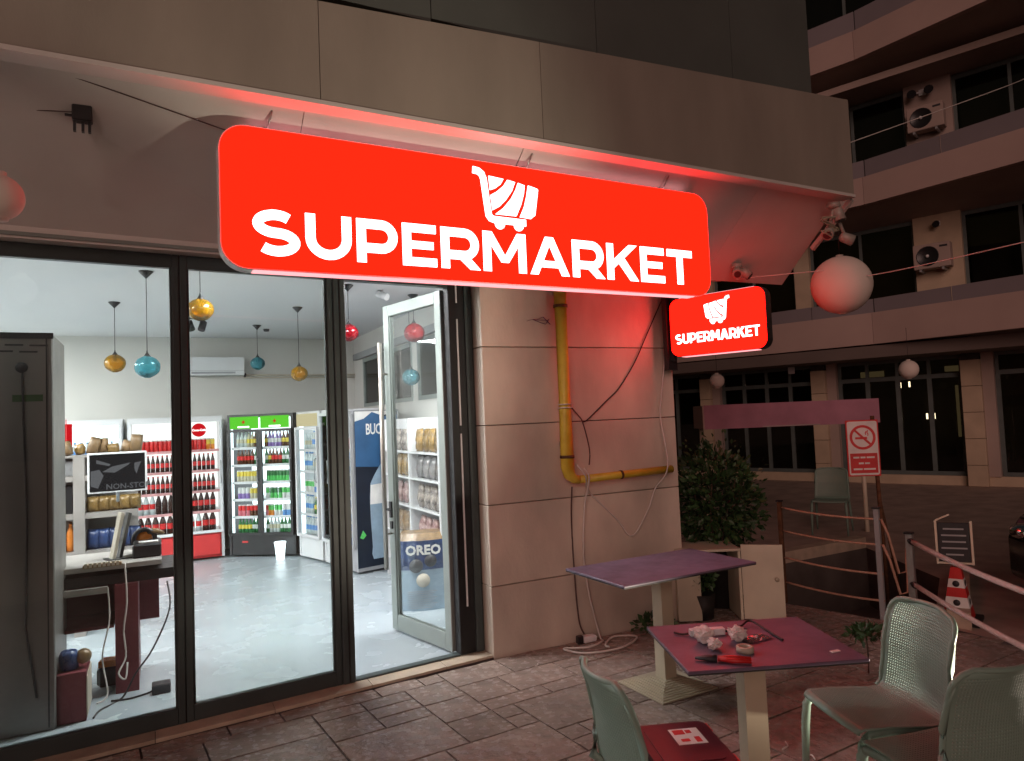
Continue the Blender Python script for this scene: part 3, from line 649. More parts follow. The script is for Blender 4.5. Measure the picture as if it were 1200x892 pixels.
cable('wall_cable', [(2.86, -.14, 1.30), (2.905, -.13, 1.219), (2.91, -.04, 1.0), (2.888, -.03, .64), (2.92, -.03, .34), (2.99, -.04, .02), (2.95, -.14, .012), (2.78, -.20, .012), (2.62, -.13, .012), (2.70, -.30, .012), (2.98, -.34, .012), (3.22, -.20, .012), (3.08, -.10, .012), (2.92, -.22, .012), (2.90, -.30, .02)], .0075, 'white_cable', 'white cable dropping from the pipe and coiled on the paving', grp=G)
cable('wall_cable', [(2.80, -.05, 1.16), (2.805, -.012, .9), (2.81, -.012, .5), (2.83, -.012, .16), (2.86, -.03, .05)], .006, 'brown_cable', 'brown cable running straight down from the pipe bend to the plug', grp=G)
t = thing('plug_block', 'black and white plug connector lying at the foot of the stone wall', 'plug', (2.88, -.07, .0))
B().box(-.06, .05, -.03, .03, .002, .05, .008).build('socket', 'white_metal', t); B().box(-.11, -.061, -.02, .02, .002, .06, .006).build('plug', 'black_plastic', t)

# ------------------------------------------------------------------ tables
def table(loc, rz, w, d, label, zt=.74):
    t = thing('cafe_table', label, 'table', loc, rz, 'cafe tables on the terrace')
    top = B(); top.mat('table_laminate').box(-w/2, w/2, -d/2, d/2, zt-.012, zt, .0025); top.build('table_top', None, t)
    B().box(-w/2+.002, w/2-.002, -d/2+.002, d/2-.002, zt-.018, zt-.0121).build('edge_band', 'table_edge', t)
    b = B(); b.hexa([(-.045, -.045), (.045, -.045), (.045, .045), (-.045, .045)], .055, zt-.032); b.build('column', 'khaki_metal', t)
    B().box(-.16, .16, -.16, .16, zt-.032, zt-.0182).build('mounting_plate', 'khaki_metal', t)
    base = bpy.data.objects.new('base', None)
    b = B(); n = 9
    for k in range(n):
        r = .215 - k*.018; z0 = .004 + k*.006; b.box(-r, r, -r, r, z0 if k else .002, z0+.0058)
    b.build('ribbed_base', 'khaki_metal', t)
    return t
table((2.169, -2.441, 0), R_(-22), .70, .575, 'laminate cafe table strewn with tools and tissue')
table((2.81, -1.06, 0), R_(2), 1.03, .60, 'bare cafe table standing by the stone wall')

# ------------------------------------------------------------------ chairs
def chair_meshes():
    prof = [(.215, .425), (.21, .438), (.19, .447), (.10, .447), (.0, .440), (-.09, .434), (-.145, .440), (-.178, .462), (-.196, .50), (-.206, .56), (-.214, .64), (-.232, .73), (-.258, .80), (-.272, .835)]
    L = [0]
    for a, c in zip(prof, prof[1:]): L.append(L[-1]+math.dist(a, c))
    T = L[-1]; pitch = .0115; N = int(T/pitch); Mx = 36
    def at(s):
        for k in range(len(L)-1):
            if s <= L[k+1]+1e-9:
                u = (s-L[k])/(L[k+1]-L[k]); return (prof[k][0]+(prof[k+1][0]-prof[k][0])*u, prof[k][1]+(prof[k+1][1]-prof[k][1])*u)
        return prof[-1]
    def hwid(s):
        if s < .10: return .200+.012*min(1, s/.05)
        base = .212 if s < .40 else .212 - .012*min(1, (s-.4)/.25)
        e = T - s
        if e < .07: base -= .075*(1-math.sqrt(max(0, 1-((.07-e)/.07)**2)))
        return base
    G_ = []
    for k in range(N+1):
        s = T*k/N; y, z = at(s); w = hwid(s); row = []
        bk = min(1, max(0, (s-.34)/.12))
        for j in range(Mx+1):
            u = j/Mx*2-1; x = u*w
            row.append(Vector((x, y + bk*.035*u*u, z + (1-bk)*(-.006+.006*u*u))))
        G_.append(row)
    b = B()
    for k in range(N):
        for j in range(Mx):
            a, c, d, e = G_[k][j], G_[k][j+1], G_[k+1][j+1], G_[k+1][j]
            if k < 3 or k >= N-2 or j < 2 or j >= Mx-2: b.quad(a, c, d, e, True)
            else:
                m_ = (a+c+d+e)/4; q = [m_+(p-m_)*.40 for p in (a, c, d, e)]; o4 = (a, c, d, e)
                for i in range(4): l = (i+1) % 4; b.quad(o4[i], o4[l], q[l], q[i], True)
    shell = b.mesh('shell', 'mint_plastic')
    k0 = next(k for k in range(N) if T*k/N > .36)
    path = [G_[k][0] for k in range(k0, N+1)] + [G_[N][j] for j in range(1, Mx)] + [G_[k][Mx] for k in range(N, k0-1, -1)]
    rim = B().tube(path, .0105, 8).mesh('rim', 'mint_plastic')
    fr = {}
    for s_ in (-1, 1):
        x = .205*s_
        b = B(); b.tube([(x, .195, .405), (x, .17, .424), (x, .10, .428), (x, -.05, .418), (x, -.14, .424), (x*1.01, -.19, .462), (x*1.02, -.175, .54), (x*1.01, -.18, .64), (x*.98, -.20, .73), (x*.93, -.225, .79)], .014, 8, rads=[.016, .018, .018, .018, .018, .017, .015, .013, .011, .008])
        fr['rail', s_] = b.mesh('side_rail', 'mint_plastic')
        b = B(); b.tube([(x, .18, .42), (x*1.0, .203, .39), (x*1.02, .212, .3), (x*1.05, .225, .0)], .017, 8, rads=[.017, .019, .018, .012]); fr['fleg', s_] = b.mesh('leg', 'mint_plastic')
        b = B(); b.tube([(x, -.12, .42), (x*1.0, -.16, .38), (x*1.03, -.20, .25), (x*1.08, -.26, .0)], .017, 8, rads=[.015, .018, .017, .012]); fr['rleg', s_] = b.mesh('leg', 'mint_plastic')
    fr['rim'] = rim
    return shell, fr
SH, FR = chair_meshes()
def chair(loc, rz, label):
    t = thing('cafe_chair', label, 'chair', loc, rz, 'pale green perforated terrace chairs')
    o = link('shell', SH, t); md = o.modifiers.new('thickness', 'SOLIDIFY'); md.thickness = .007; md.offset = 0
    link('rim', FR['rim'], t)
    for s_ in (-1, 1):
        link('side_rail', FR['rail', s_], t); link('leg', FR['fleg', s_], t); link('leg', FR['rleg', s_], t)
    return t
# local +y is the way the sitter faces
chair((2.665, -2.645, 0), R_(70), 'pale green perforated chair drawn up at the table with tools, back to the ropes')
chair((1.555, -2.66, 0), R_(-101), 'pale green chair with a red lidded box on its seat')
chair((2.49, -3.06, 0), R_(-12), 'pale green perforated chair seen from behind its backrest')
chair((8.0, 1.95, 0), R_(122), 'pale green chair standing alone on the forecourt by the thin ropes')

# red storage box on the chair
t = thing('storage_box', 'red lidded storage box with a paper label on a chair seat', 'box', (1.615, -2.675, .447), R_(-20))
b = B(); b.hexa(rrect(-.12, .12, -.15, .15, .03, 3), .004, .085, rrect(-.125, .125, -.155, .155, .03, 3)); b.build('box_body', 'dark_print', t)
b = B(); b.hexa(rrect(-.135, .135, -.165, .165, .035, 4), .0852, .102); b.hexa(rrect(-.105, .105, -.135, .135, .02, 3), .1022, .106); b.build('lid', 'toolbox_red', t)
lb = B().box(-.02, .085, -.02, .10, .1063, .1075).build('paper_label', 'white_print', t)
for (x0, x1, y0, y1) in ((-.01, .03, .055, .09), (.035, .055, .06, .085), (.0, .03, .0, .02), (.05, .07, -.01, .03)): B().box(x0, x1, y0, y1, .1077, .1082).build('print_patch', 'red_print', lb)
for y in (-.12, .12): B().box(.1355, .146, y-.03, y+.03, .07, .098, .003).build('latch', 'red_plastic', t)

# ------------------------------------------------------------------ things on the table (top at z = 0.74)
Z = .7405
t = thing('power_adapter', 'slim white power adapter block on the cafe table', 'adapter', (2.088, -2.285, Z), R_(-24)); B().box(-.075, .075, -.018, .018, .0, .028, .003).build('case', 'white_metal', t); B().box(-.05, -.02, -.01, .012, .0282, .036).build('connector', 'dark_print', t)
cable('adapter_lead', [(2.015, -2.253, Z+.010), (1.995, -2.235, Z+.006), (1.98, -2.20, Z+.007)], .005, 'black_cable', 'stub of black lead leaving the power adapter', 'cable')
cable('adapter_lead', [(2.162, -2.318, Z+.012), (2.20, -2.32, Z+.008), (2.27, -2.30, Z+.012), (2.335, -2.285, Z+.02), (2.33, -2.38, Z+.006), (2.30, -2.46, Z+.006), (2.28, -2.52, Z+.006)], .005, 'black_cable', 'long black lead curling across the cafe table', 'cable')
def crumple(loc, r, seed, label):
    rr = random.Random(seed); bm = bmesh.new(); bmesh.ops.create_icosphere(bm, subdivisions=3, radius=r)
    for v in bm.verts:
        n_ = noise.noise(v.co*(2.2/r) + Vector((seed*3, 0, 0))) + .6*noise.noise(v.co*(5/r) + Vector((0, seed*2, 0)))
        v.co *= 1 + .55*n_; v.co.z *= .75
    zmin = min(v.co.z for v in bm.verts)
    for v in bm.verts: v.co.z -= zmin
    me = bpy.data.meshes.new('tissue'); bm.to_mesh(me); bm.free(); me.materials.append(MATS['tissue'])
    tag(link('crumpled_tissue', me, None, loc), label, 'tissue', 'crumpled tissues on the table')
crumple((2.005, -2.36, Z), .040, 1, 'larger crumpled white tissue beside the power adapter')
crumple((2.135, -2.415, Z), .036, 2, 'peaked crumpled white tissue beside the clear film')
crumple((1.985, -2.445, Z), .026, 3, 'smallest crumpled white tissue near the pliers')
t = thing('tape_roll', 'small beige roll of tape lying flat on the table', 'tape', (2.063, -2.53, Z)); b = B(); b.lathe([(.020, 0), (.034, 0), (.034, .022), (.020, .022), (.020, 0)], 20); b.build('roll', 'tape_beige', t)
t = thing('pliers', 'red handled pliers lying at the table edge', 'pliers', (1.90, -2.556, Z+.002), R_(-43))
b = B(); b.tube([(-.005, .0, .010), (-.04, .004, .010), (-.085, .001, .008)], .01, 6, rads=[.014, .011, .004]); b.tube([(-.005, -.004, .010), (-.04, -.007, .010), (-.085, -.004, .008)], .01, 6, rads=[.014, .010, .004]); b.build('jaws', 'dark_print', t)
for s_ in (-1, 1): b = B(); b.tube([(.0, .006*s_, .010), (.05, .017*s_, .010), (.12, .013*s_, .010)], .008, 7, rads=[.008, .0095, .008]); b.build('handle', 'red_plastic', t)
bm = bmesh.new(); bmesh.ops.create_grid(bm, x_segments=10, y_segments=6, size=.5)
for v in bm.verts: v.co = Vector((v.co.x*.13, v.co.y*.07, .004 + .016*abs(noise.noise(v.co*6))))
me = bpy.data.meshes.new('film'); bm.to_mesh(me); bm.free(); me.materials.append(MATS['wrap_film'])
o = link('plastic_film', me, None, (2.21, -2.44, Z)); tag(o, 'scrap of crinkled clear film on the cafe table', 'film'); md = o.modifiers.new('s', 'SOLIDIFY'); md.thickness = .001
o = B().hexa([(-.02, -.008), (.02, -.012), (.024, .006), (-.016, .01)], 0, .003).build('paper_scrap', 'white_print'); o.location = (2.345, -2.715, Z); tag(o, 'tiny white paper scrap near the table corner', 'paper')

# litter on the paving
for k, (x, y, a, L_) in enumerate(((2.23, -1.72, .4, .07), (2.30, -1.60, 1.5, .05), (2.75, -2.03, .2, .09), (2.80, -2.18, 1.1, .06), (2.28, -.32, .3, .05))):
    o = cable('cable_offcut', [(x, y, .006), (x+L_*.5*math.cos(a), y+L_*.5*math.sin(a), .009), (x+L_*math.cos(a+.4), y+L_*math.sin(a+.4), .006)], .004, 'white_cable', 'snipped end of white cable lying on the paving tiles', 'offcut', 3, 'snipped cable ends on the paving')

# ------------------------------------------------------------------ cabinet, bush and small plants
t = thing('cabinet', 'open cream cabinet with its door swung back beside the stone wall', 'cabinet', (3.74, -.06, 0), R_(-28))
B().box(0, .19, 0, .02, .004, .55, .003).build('front_panel', 'cream_board', t)
B().box(-.0, .52, -.015, .36, .551, .572, .003).build('top_board', 'cream_board', t)
B().box(0, .02, .021, .34, .004, .55).build('side_panel', 'cream_board', t); B().box(.50, .52, .0, .34, .004, .55).build('side_panel', 'cream_board', t)
dr = B(); dr.hexa([(.525, -.002), (.83, -.08), (.834, -.062), (.53, .016)], .01, .60); d_ = dr.build('door', 'cream_board', t)
b = B(); b.sphere((.775, -.085, .33), .018, 10, 6); b.build('knob', 'khaki_metal', d_)
t = thing('potted_bush', 'tall dark leafy bush in a black pot behind the cabinet', 'bush', (4.40, .17, 0))
b = B(); b.lathe([(.001, .0), (.16, .0), (.20, .44), (.215, .44), (.215, .47), (.19, .47), (.001, .45)], 18, (0, 0, -.01)); b.build('pot', 'pot_black', t)
def leafmass(n, ell, seed, size, cent=(0, 0, 0), shell=.35):
    r = random.Random(seed); b = B()
    for k in range(n):
        while True:
            p = Vector((r.uniform(-1, 1), r.uniform(-1, 1), r.uniform(-1, 1)))
            if p.length <= 1 and p.length > shell*r.random(): break
        lump = 1 + .28*noise.noise(p*2.2 + Vector((seed, 0, 0)))
        q = Vector((p.x*ell[0]*lump, p.y*ell[1]*lump, p.z*ell[2]*lump)) + Vector(cent)
        d = (p + Vector((r.uniform(-.9, .9), r.uniform(-.9, .9), r.uniform(-.5, .9)))).normalized(); s = d.cross(Vector((r.uniform(-1, 1), r.uniform(-1, 1), r.uniform(-1, 1)))).normalized()
        L_ = size*r.uniform(.6, 1.35); nrm = d.cross(s)
        b.quad(q, q + d*L_*.5 + s*L_*.28 + nrm*L_*.06, q + d*L_, q + d*L_*.5 - s*L_*.28 + nrm*L_*.06)
    return b
fb = leafmass(2300, (.36, .36, .46), 4, .068, (0, 0, .90)); f2 = leafmass(520, (.42, .40, .52), 5, .048, (.01, 0, .93), .9); i0 = len(fb.v); fb.v += f2.v; [fb.face(tuple(i0+k for k in f)) for f in f2.f]; fb.build('foliage', 'leaf_dark', t)
b = B()
for k in range(7):
    a = k*.9; b.tube([(.04*math.cos(a), .04*math.sin(a), .44), (.14*math.cos(a), .14*math.sin(a), .75), (.24*math.cos(a+.3), .24*math.sin(a+.3), 1.1)], .01, 5, rads=[.014, .009, .004])
b.build('stems', 'bark', t)
t = thing('trailing_plant', 'dark trailing plant inside the open cream cabinet', 'plant', (3.97, -.13, 0))
b = B(); b.lathe([(.001, .0), (.085, .0), (.11, .2), (.095, .2), (.001, .19)], 14, (0, .05, .002)); b.build('pot', 'pot_black', t)
leafmass(260, (.11, .09, .15), 8, .05, (0, .05, .34)).build('foliage', 'leaf_dark', t)
t = thing('thin_plant', 'spindly plant with a flat leafy top on one thin stem', 'plant', (3.99, -1.58, 0))
b = B(); b.tube([(0, 0, 0), (.004, 0, .12), (-.004, 0, .25)], .005, 5); b.build('stem', 'bark', t)
leafmass(130, (.12, .10, .03), 9, .05, (0, 0, .255)).build('foliage', 'leaf_dark', t)
b = leafmass(90, (.20, .08, .05), 12, .06, (3.45, .0-.10, .05)); tag(struct(b.build('weed_clump', 'leaf_dark'), 'stuff'), 'low dark weeds growing at the foot of the stone wall', 'weeds')

# ------------------------------------------------------------------ rope barriers, signs, cone
def post(loc, h, label, m='galvanised', w=.05, grp='barrier posts'):
    t = thing('barrier_post', label, 'post', loc, R_(20), grp)
    B().box(-w/2, w/2, -w/2, w/2, .0, h, .003).build('post', m, t); B().box(-w/2-.006, w/2+.006, -w/2-.006, w/2+.006, h+.0005, h+.014).build('cap', 'black_plastic', t)
post((4.86, -.12, 0), .87, 'dark barrier post at the far end of the thin ropes', 'rust', .035)
post((5.10, -.88, -.012), .87, 'slim grey barrier post where the thin ropes turn', 'grey_metal', .04)
post((5.22, -1.06, -.03), .70, 'galvanised barrier post carrying the thick white ropes')
post((3.95, -3.15, 0), .70, 'galvanised barrier post at the near end of the thick white ropes')
def sag(a, c, s, n=10): 
    a, c = Vector(a), Vector(c); return [tuple(a.lerp(c, k/n) - Vector((0, 0, s*4*(k/n)*(1-k/n)))) for k in range(n+1)]
for z, nm in ((.80, 'topmost'), (.60, 'second highest'), (.37, 'second lowest'), (.16, 'lowest')):
    tag(B().tube(sag((4.86, -.145, z+.02), (5.10, -.905, z-.02), .02), .0095, 6).build('thin_rope', 'copper_rope'), f'{nm} of the thin coppery ropes strung across the sunken ramp', 'rope', 'thin ropes of the barrier')
for z, z2, nm in ((.78, .36, 'higher'), (.58, .20, 'lower')):
    tag(B().tube([(5.11, -.91, z), (5.135, -.945, z-.12), (5.17, -.99, z2), (5.20, -1.035, z2+.02), (5.20, -1.045, z2+.20)], .011, 6).build('rope_tail', 'copper_rope'), f'{nm} coppery rope tail looping down to the galvanised post', 'rope', 'rope tails at the galvanised post')
for z, nm in ((.62, 'upper'), (.29, 'lower')):
    t = thing('thick_rope', nm + ' thick white rope with a black end cap sagging between galvanised posts', 'rope', (0, 0, 0), 0, 'thick white barrier ropes')
    B().tube(sag((5.20, -1.09, z), (3.95, -3.12, z), .05, 16), .019, 10).build('rope', 'white_rope', t)
    B().tube([(5.222, -1.055, z+.003), (5.185, -1.115, z-.008)], .024, 8).build('end_cap', 'black_plastic', t)
t = thing('no_smoking_sign', 'red and white no smoking sign on a leaning pole', 'sign', (6.89, .37, -.5), R_(-35))
B().tube([(.0, .03, .0), (-.04, .03, 2.06)], .022, 8).build('pole', 'rust', t)
B().tube([(-.03, .05, 1.3), (.22, .25, .02)], .014, 6).build('brace', 'rust', t)
t2 = bpy.data.objects.new('board', None); 
bd = B().box(-.33, .0, -.012, .0, 1.42, 2.02, .003).build('sign_board', 'red_print', t)
B().prism(rrect(-.316, -.014, 1.434, 2.006, .02, 3), -.0145, -.0125).build('white_field', 'white_print', bd)
ring = B(); P_ = [(-.165+.118*math.cos(R_(a)), 1.835+.118*math.sin(R_(a))) for a in range(0, 361, 12)]; strip(ring, P_, .026, -.0185, -.015)
strip(ring, [(-.245, 1.915), (-.085, 1.755)], .022, -.0195, -.015); ring.build('prohibition_ring', 'red_print', bd)
g_ = B(); g_.prism([(-.24, 1.815), (-.12, 1.815), (-.12, 1.838), (-.24, 1.838)], -.0172, -.0149)
for p in ([(-.112, 1.85), (-.108, 1.87), (-.118, 1.885), (-.11, 1.91)], [(-.13, 1.86), (-.135, 1.88), (-.125, 1.9)]): strip(g_, p, .009, -.0173, -.015)
g_.build('cigarette_symbol', 'red_print', bd)
rp = B().box(-.302, -.028, -.0185, -.0147, 1.455, 1.665).build('red_panel', 'red_print', bd)
for k, ws in enumerate(((.06, .05, .08), (.05, .05), (.09, .12))):
    x = -.165 - (sum(ws) + .012*(len(ws)-1))/2
    for w_ in ws: B().box(x, x+w_, -.0196, -.0186, 1.612-.062*k, 1.630-.062*k).build('print_line', 'white_print', rp); x += w_ + .012
t = thing('traffic_cone', 'red and white square traffic cone with black dots', 'cone', (5.60, -1.17, -.034), R_(25))
B().box(-.15, .15, -.15, .15, 0, .035, .006).build('base', 'black_rubber', t)
zz = [.036, .12, .20, .27, .335, .42]; cm = ['red_plastic', 'white_print', 'red_plastic', 'white_print', 'red_plastic']
rad = lambda z: .105 - .17*z
for k in range(5):
    a, c = rad(zz[k]), rad(zz[k+1]); B().hexa([(-a, -a), (a, -a), (a, a), (-a, a)], zz[k], zz[k+1]-.0004, [(-c, -c), (c, -c), (c, c), (-c, c)]).build('band', cm[k], t)
for z in (.16, .30):
    for s_ in (0, 1):
        b = B(); b.lathe([(.001, 0), (.024, 0), (.024, .004), (.001, .004)], 12, (0, 0, 0), ax='y'); o = b.build('dot', 'dark_print', t); o.location = ((0, -rad(z)-.004, z) if not s_ else (-rad(z)-.004, 0, z)); o.rotation_euler.z = 0 if not s_ else HALF
t = thing('chalk_board', 'small black lettered board in a pale frame standing on the traffic cone', 'board', (5.60, -1.17, .385), R_(-52))
b = B(); b.bar((-.12, 0, .02), (-.12, 0, .36), .016); b.bar((.12, 0, .02), (.12, 0, .36), .016); b.bar((-.112, 0, .03), (.112, 0, .03), .014); b.bar((-.12, 0, .36), (-.02, 0, .41), .012); b.build('frame', 'cream_board', t)
pb = B().box(-.108, .108, -.006, .004, .04, .345, .003).build('panel', 'blackboard', t)
for k in range(5): 
    w = (.07, .085, .08, .088, .06)[k]; B().box(-w, w, -.0075, -.0063, .29-.05*k, .302-.05*k).build('chalk_line', 'grey_metal', pb)
B().tube([(0, .0, .0), (0, 0, .022)], .016, 8).build('socket', 'steel', t)
# purple kiosk canopy
t = thing('kiosk_canopy', 'long faded purple box canopy on a pale post in front of the hotel', 'canopy', (6.4, 2.5, 0), math.atan2(1.46-2.5, 8.43-6.4)); KL = math.hypot(2.03, 1.04)
B().box(.0, KL, 0, .02, 1.44, 1.755).build('front_board', 'purple_canopy', t); B().box(-.02, -.0005, 0, .5, 1.45, 1.75).build('end_board', 'hotel_band', t)
B().box(0, KL, .021, .5, 1.735, 1.75).build('roof', 'purple_canopy', t); B().box(.0, KL, .021, .5, 1.45, 1.46).build('underside', 'hotel_wall', t)
for x in (.06, KL-.06): B().tube([(x, .42, -.03 if x < 1 else -.6), (x, .42, 1.449)], .03, 8).build('post', 'cream_board', t)
B().box(.75, 1.5, -.006, -.0005, 1.445, 1.455).build('edge_strip', 'steel', t)

# ------------------------------------------------------------------ parked car at the edge
t = thing('parked_car', 'glossy black car parked beside the thick white ropes', 'car', (5.62, -1.90, -.034), math.atan2(-.62, .78))
# local x from the nose backwards
prof = [(0, .32), (.0, .62), (.10, .78), (.45, .90), (1.05, .98), (1.75, 1.42), (2.3, 1.50), (3.0, 1.46), (3.6, 1.10), (4.15, 1.02), (4.28, .8), (4.28, .35), (4.0, .25), (.2, .22)]
bm = bmesh.new(); rows = []
for s_, k in ((-1, 0), (-.9, 1), (.9, 1), (1, 0)):
    row = []
    for x, z in prof:
        hwd = .88 * (1 - .10*max(0, (z-.9)/.6)*2)
        ins = .05 if k == 0 else 0
        row.append(bm.verts.new((2.14+(x-2.14)*(1-ins), s_*hwd*(1 if k else .98), .85+(z-.85)*(1-ins*1.2))))
    rows.append(row)
n = len(prof)
for a, c in zip(rows, rows[1:]):
    for k in range(n): bm.faces.new((a[k], a[(k+1) % n], c[(k+1) % n], c[k]))
bm.faces.new(rows[0]); bm.faces.new(rows[-1][::-1]); bmesh.ops.recalc_face_normals(bm, faces=bm.faces)
me = bpy.data.meshes.new('body'); bm.to_mesh(me); bm.free(); me.materials.append(MATS['car_black'])
o = link('body', me, t); md = o.modifiers.new('b', 'BEVEL'); md.width = .07; md.segments = 4; md.limit_method = 'ANGLE'
for p in me.polygons: p.use_smooth = True
for s_ in (-1, 1):
    b = B(); b.prism([(1.2, .99), (1.8, 1.36), (2.95, 1.38), (3.45, 1.08), (3.4, .99)], s_*.85, s_*.868); b.build('side_window', 'car_glass', t)
    for x in (.85, 3.45):
        b = B(); b.lathe([(.001, -.1), (.19, -.1), (.30, -.09), (.32, -.05), (.32, .06), (.30, .1), (.2, .105), (.001, .09)], 22, (x, s_*.80, .318), ax='y'); w_ = b.build('wheel', 'tyre', t)
        b = B(); b.lathe([(.001, .0), (.19, .005), (.2, -.01)], 16, (x, s_*.80+s_*.106, .318), ax='y'); b.build('rim', 'chrome', w_)
    b = B(); b.sphere((.06, s_*.62, .68), .11, 14, 8, .6); b.build('headlight', 'chrome', t)
    b = B(); b.box(1.15, 1.32, s_*.9-.02 + (0 if s_ > 0 else -.14), s_*.9+.16 + (0 if s_ > 0 else -.14), 1.0, 1.12, .03); b.build('mirror', 'car_black', t)
b = B(); b.box(-.012, .03, -.4, .4, .42, .55); b.build('grille', 'black_plastic', t)
b = B(); b.prism([(1.08, .995), (1.72, 1.42), (1.70, 1.44), (1.06, 1.01)], -.66, .66); b.build('windscreen', 'car_glass', t)

# ------------------------------------------------------------------ low floodlight that rakes the terrace (throws the shadow of the sign on the soffit)
t = thing('ground_floodlight', 'small black floodlight on a low stand at the near end of the ropes', 'floodlight', (3.62, -3.30, 0), 0)
fd = Vector((.1-3.62, -.7+3.30, 2.9-.22)).normalized()
b = B(); b.tube([(-.1, 0, .006), (.1, 0, .006)], .008, 6); b.tube([(0, -.1, .006), (0, .1, .006)], .008, 6); b.tube([(0, 0, .006), (0, 0, .17)], .01, 6); b.build('stand', 'black_plastic', t)
b = B(); c0 = Vector((0, 0, .22)); b.tube([tuple(c0-fd*.09), tuple(c0-fd*.04), tuple(c0-fd*.015)], .06, 14, rads=[.03, .055, .075]); b.build('lamp_head', 'black_plastic', t)
ld = bpy.data.lights.new('flood_lamp', 'SPOT'); ld.energy = 360; ld.spot_size = R_(68); ld.spot_blend = .7; ld.shadow_soft_size = .05; ld.color = (1, .86, .68)
lo = bpy.data.objects.new('flood_lamp', ld); C.objects.link(lo); lo.parent = t; lo.location = tuple(c0+fd*.02); lo.rotation_euler = fd.to_track_quat('-Z', 'Y').to_euler()

# ------------------------------------------------------------------ inside the shop: ceiling lights, pendants, air conditioner
for (x, y) in ((-1.2, .62), (.9, .76), (-2.6, .7), (-2.4, 2.1), (-2.5, 3.3), (-2.6, 4.5), (-3.3, 2.7), (-3.4, 4.0), (2.3, 1.1)):
    t = thing('ceiling_light', 'square white LED panel light on the shop ceiling', 'light', (x, y, 3.018), 0, 'LED panels on the shop ceiling')
    B().box(-.31, .31, -.31, .31, -.030, 0).build('frame', 'white_metal', t); B().box(-.29, .29, -.29, .29, -.034, -.0305).build('diffuser', 'shop_light', t)
def pendant(x, y, zg, r, gm, label):
    t = thing('pendant_lamp', label, 'lamp', (x, y, 3.018), 0, 'coloured glass pendant lamps in the shop'); L_ = 3.018-zg
    b = B(); b.lathe([(.001, 0), (.055, 0), (.055, -.006), (.012, -.05), (.004, -.06)], 14); b.build('canopy', 'black_plastic', t)
    b = B(); b.tube([(0, 0, -.055), (0, 0, -L_+r+.02)], .003, 5); b.build('cord', 'black_cable', t)
    b = B(); b.lathe([(.004, .04), (.008, .02), (.028, -.01), (.028, -.02)], 12, (0, 0, -L_+r)); b.build('cap', 'black_plastic', t)
    b = B(); b.tube([(0, 0, -L_+r-.015), (0, 0, -L_+r-.075)], .018, 8); b.build('lamp_holder', 'black_plastic', t)
    b = B()
    pr = [(max(.02, r*1.04*math.sin(math.pi*j/12)), r*.94*math.cos(math.pi*j/12)) for j in range(0, 13)]
    b.lathe(pr, 22, (0, 0, -L_)); g_ = b.build('shade', gm, t)
    for v in g_.data.vertices:
        n_ = noise.noise(Vector(v.co)*26); v.co += Vector((v.co.x, v.co.y, v.co.z+L_))*.05*n_
pendant(-.36, 3.37, 2.404, .095, 'amber_glass', 'amber glass pendant lamp hanging next to the low hung aqua one')
pendant(-.06, 1.773, 2.236, .094, 'aqua_glass', 'low hung aqua glass pendant lamp on a long cord')
pendant(.313, 1.19, 2.624, .092, 'amber_glass', 'amber glass pendant lamp hanging high just inside the glazing')
pendant(1.165, 4.833, 2.527, .086, 'aqua_glass', 'aqua glass pendant lamp above the drinks coolers')
pendant(1.412, 3.327, 2.282, .088, 'amber_glass', 'amber glass pendant lamp hanging before the right hand windows')
pendant(1.635, 1.95, 2.565, .085, 'ruby_glass', 'ruby red glass pendant lamp above the open doorway')
pendant(2.40, 2.30, 2.622, .105, 'ruby_glass', 'ruby red glass pendant lamp seen through the open door leaf')
pendant(2.50, 2.75, 2.19, .095, 'aqua_glass', 'aqua glass pendant lamp seen through the open door leaf')
t = thing('air_conditioner', 'white wall mounted air conditioner high on the back wall', 'air conditioner', (.41, 6.03, 2.47))
b = B(); b.prism([(0, 0), (.72, 0), (.72, .25), (0, .25)], 0, .215); b.build('body', 'white_metal', t)
B().box(.03, .6, -.006, -.0005, .018, .046).build('louvre', 'grey_metal', t); B().box(.0, .72, -.004, -.0003, .06, .064).build('seam', 'grey_metal', t)
t = thing('copper_pipe', 'pale insulated pipe run leading from the air conditioner along the wall', 'pipe', (1.14, 6.22, 2.48)); B().tube([(0, 0, 0), (1.1, 0, -.01), (1.62, 0, -.01)], .014, 6).build('pipe', 'tape_beige', t); B().tube([(.0, 0, -.04), (1.62, 0, -.05)], .010, 6).build('pipe', 'tape_beige', t)
B().tube([(.0, -.0, -.0), (.03, 0, 0)], .028, 8).build('collar', 'black_plastic', t)
for (x, y, lab) in ((.44, 4.3, 'pair of dark track spotlights under the ceiling by the amber pendant'), ):
    t = thing('track_spotlight', lab, 'spotlight', (x, y, 3.018)); B().box(-.15, .12, -.015, .015, -.02, 0).build('track', 'black_plastic', t)
    for q, k in enumerate((-.09, .07)):
        b = B(); b.tube([(k, 0, -.02), (k, 0, -.06)], .008, 6); b.tube([(k, 0, -.05), (k+.03*(1-2*q), -.04, -.15)], .04, 10); b.build('head', 'black_plastic', t)
t = thing('track_spotlight', 'white cylinder spotlight on the ceiling above the doorway', 'spotlight', (2.02, 2.11, 3.018)); B().tube([(0, 0, 0), (0, 0, -.04)], .01, 6).build('stem', 'white_metal', t); B().tube([(-.03, .05, -.03), (.03, -.05, -.08)], .035, 12).build('head', 'white_metal', t)
t = thing('smoke_detector', 'little round dark sensor on the ceiling', 'sensor', (1.33, 5.2, 3.018)); b = B(); b.lathe([(.001, 0), (.04, 0), (.035, -.03), (.001, -.035)], 12); b.build('case', 'dark_print', t)

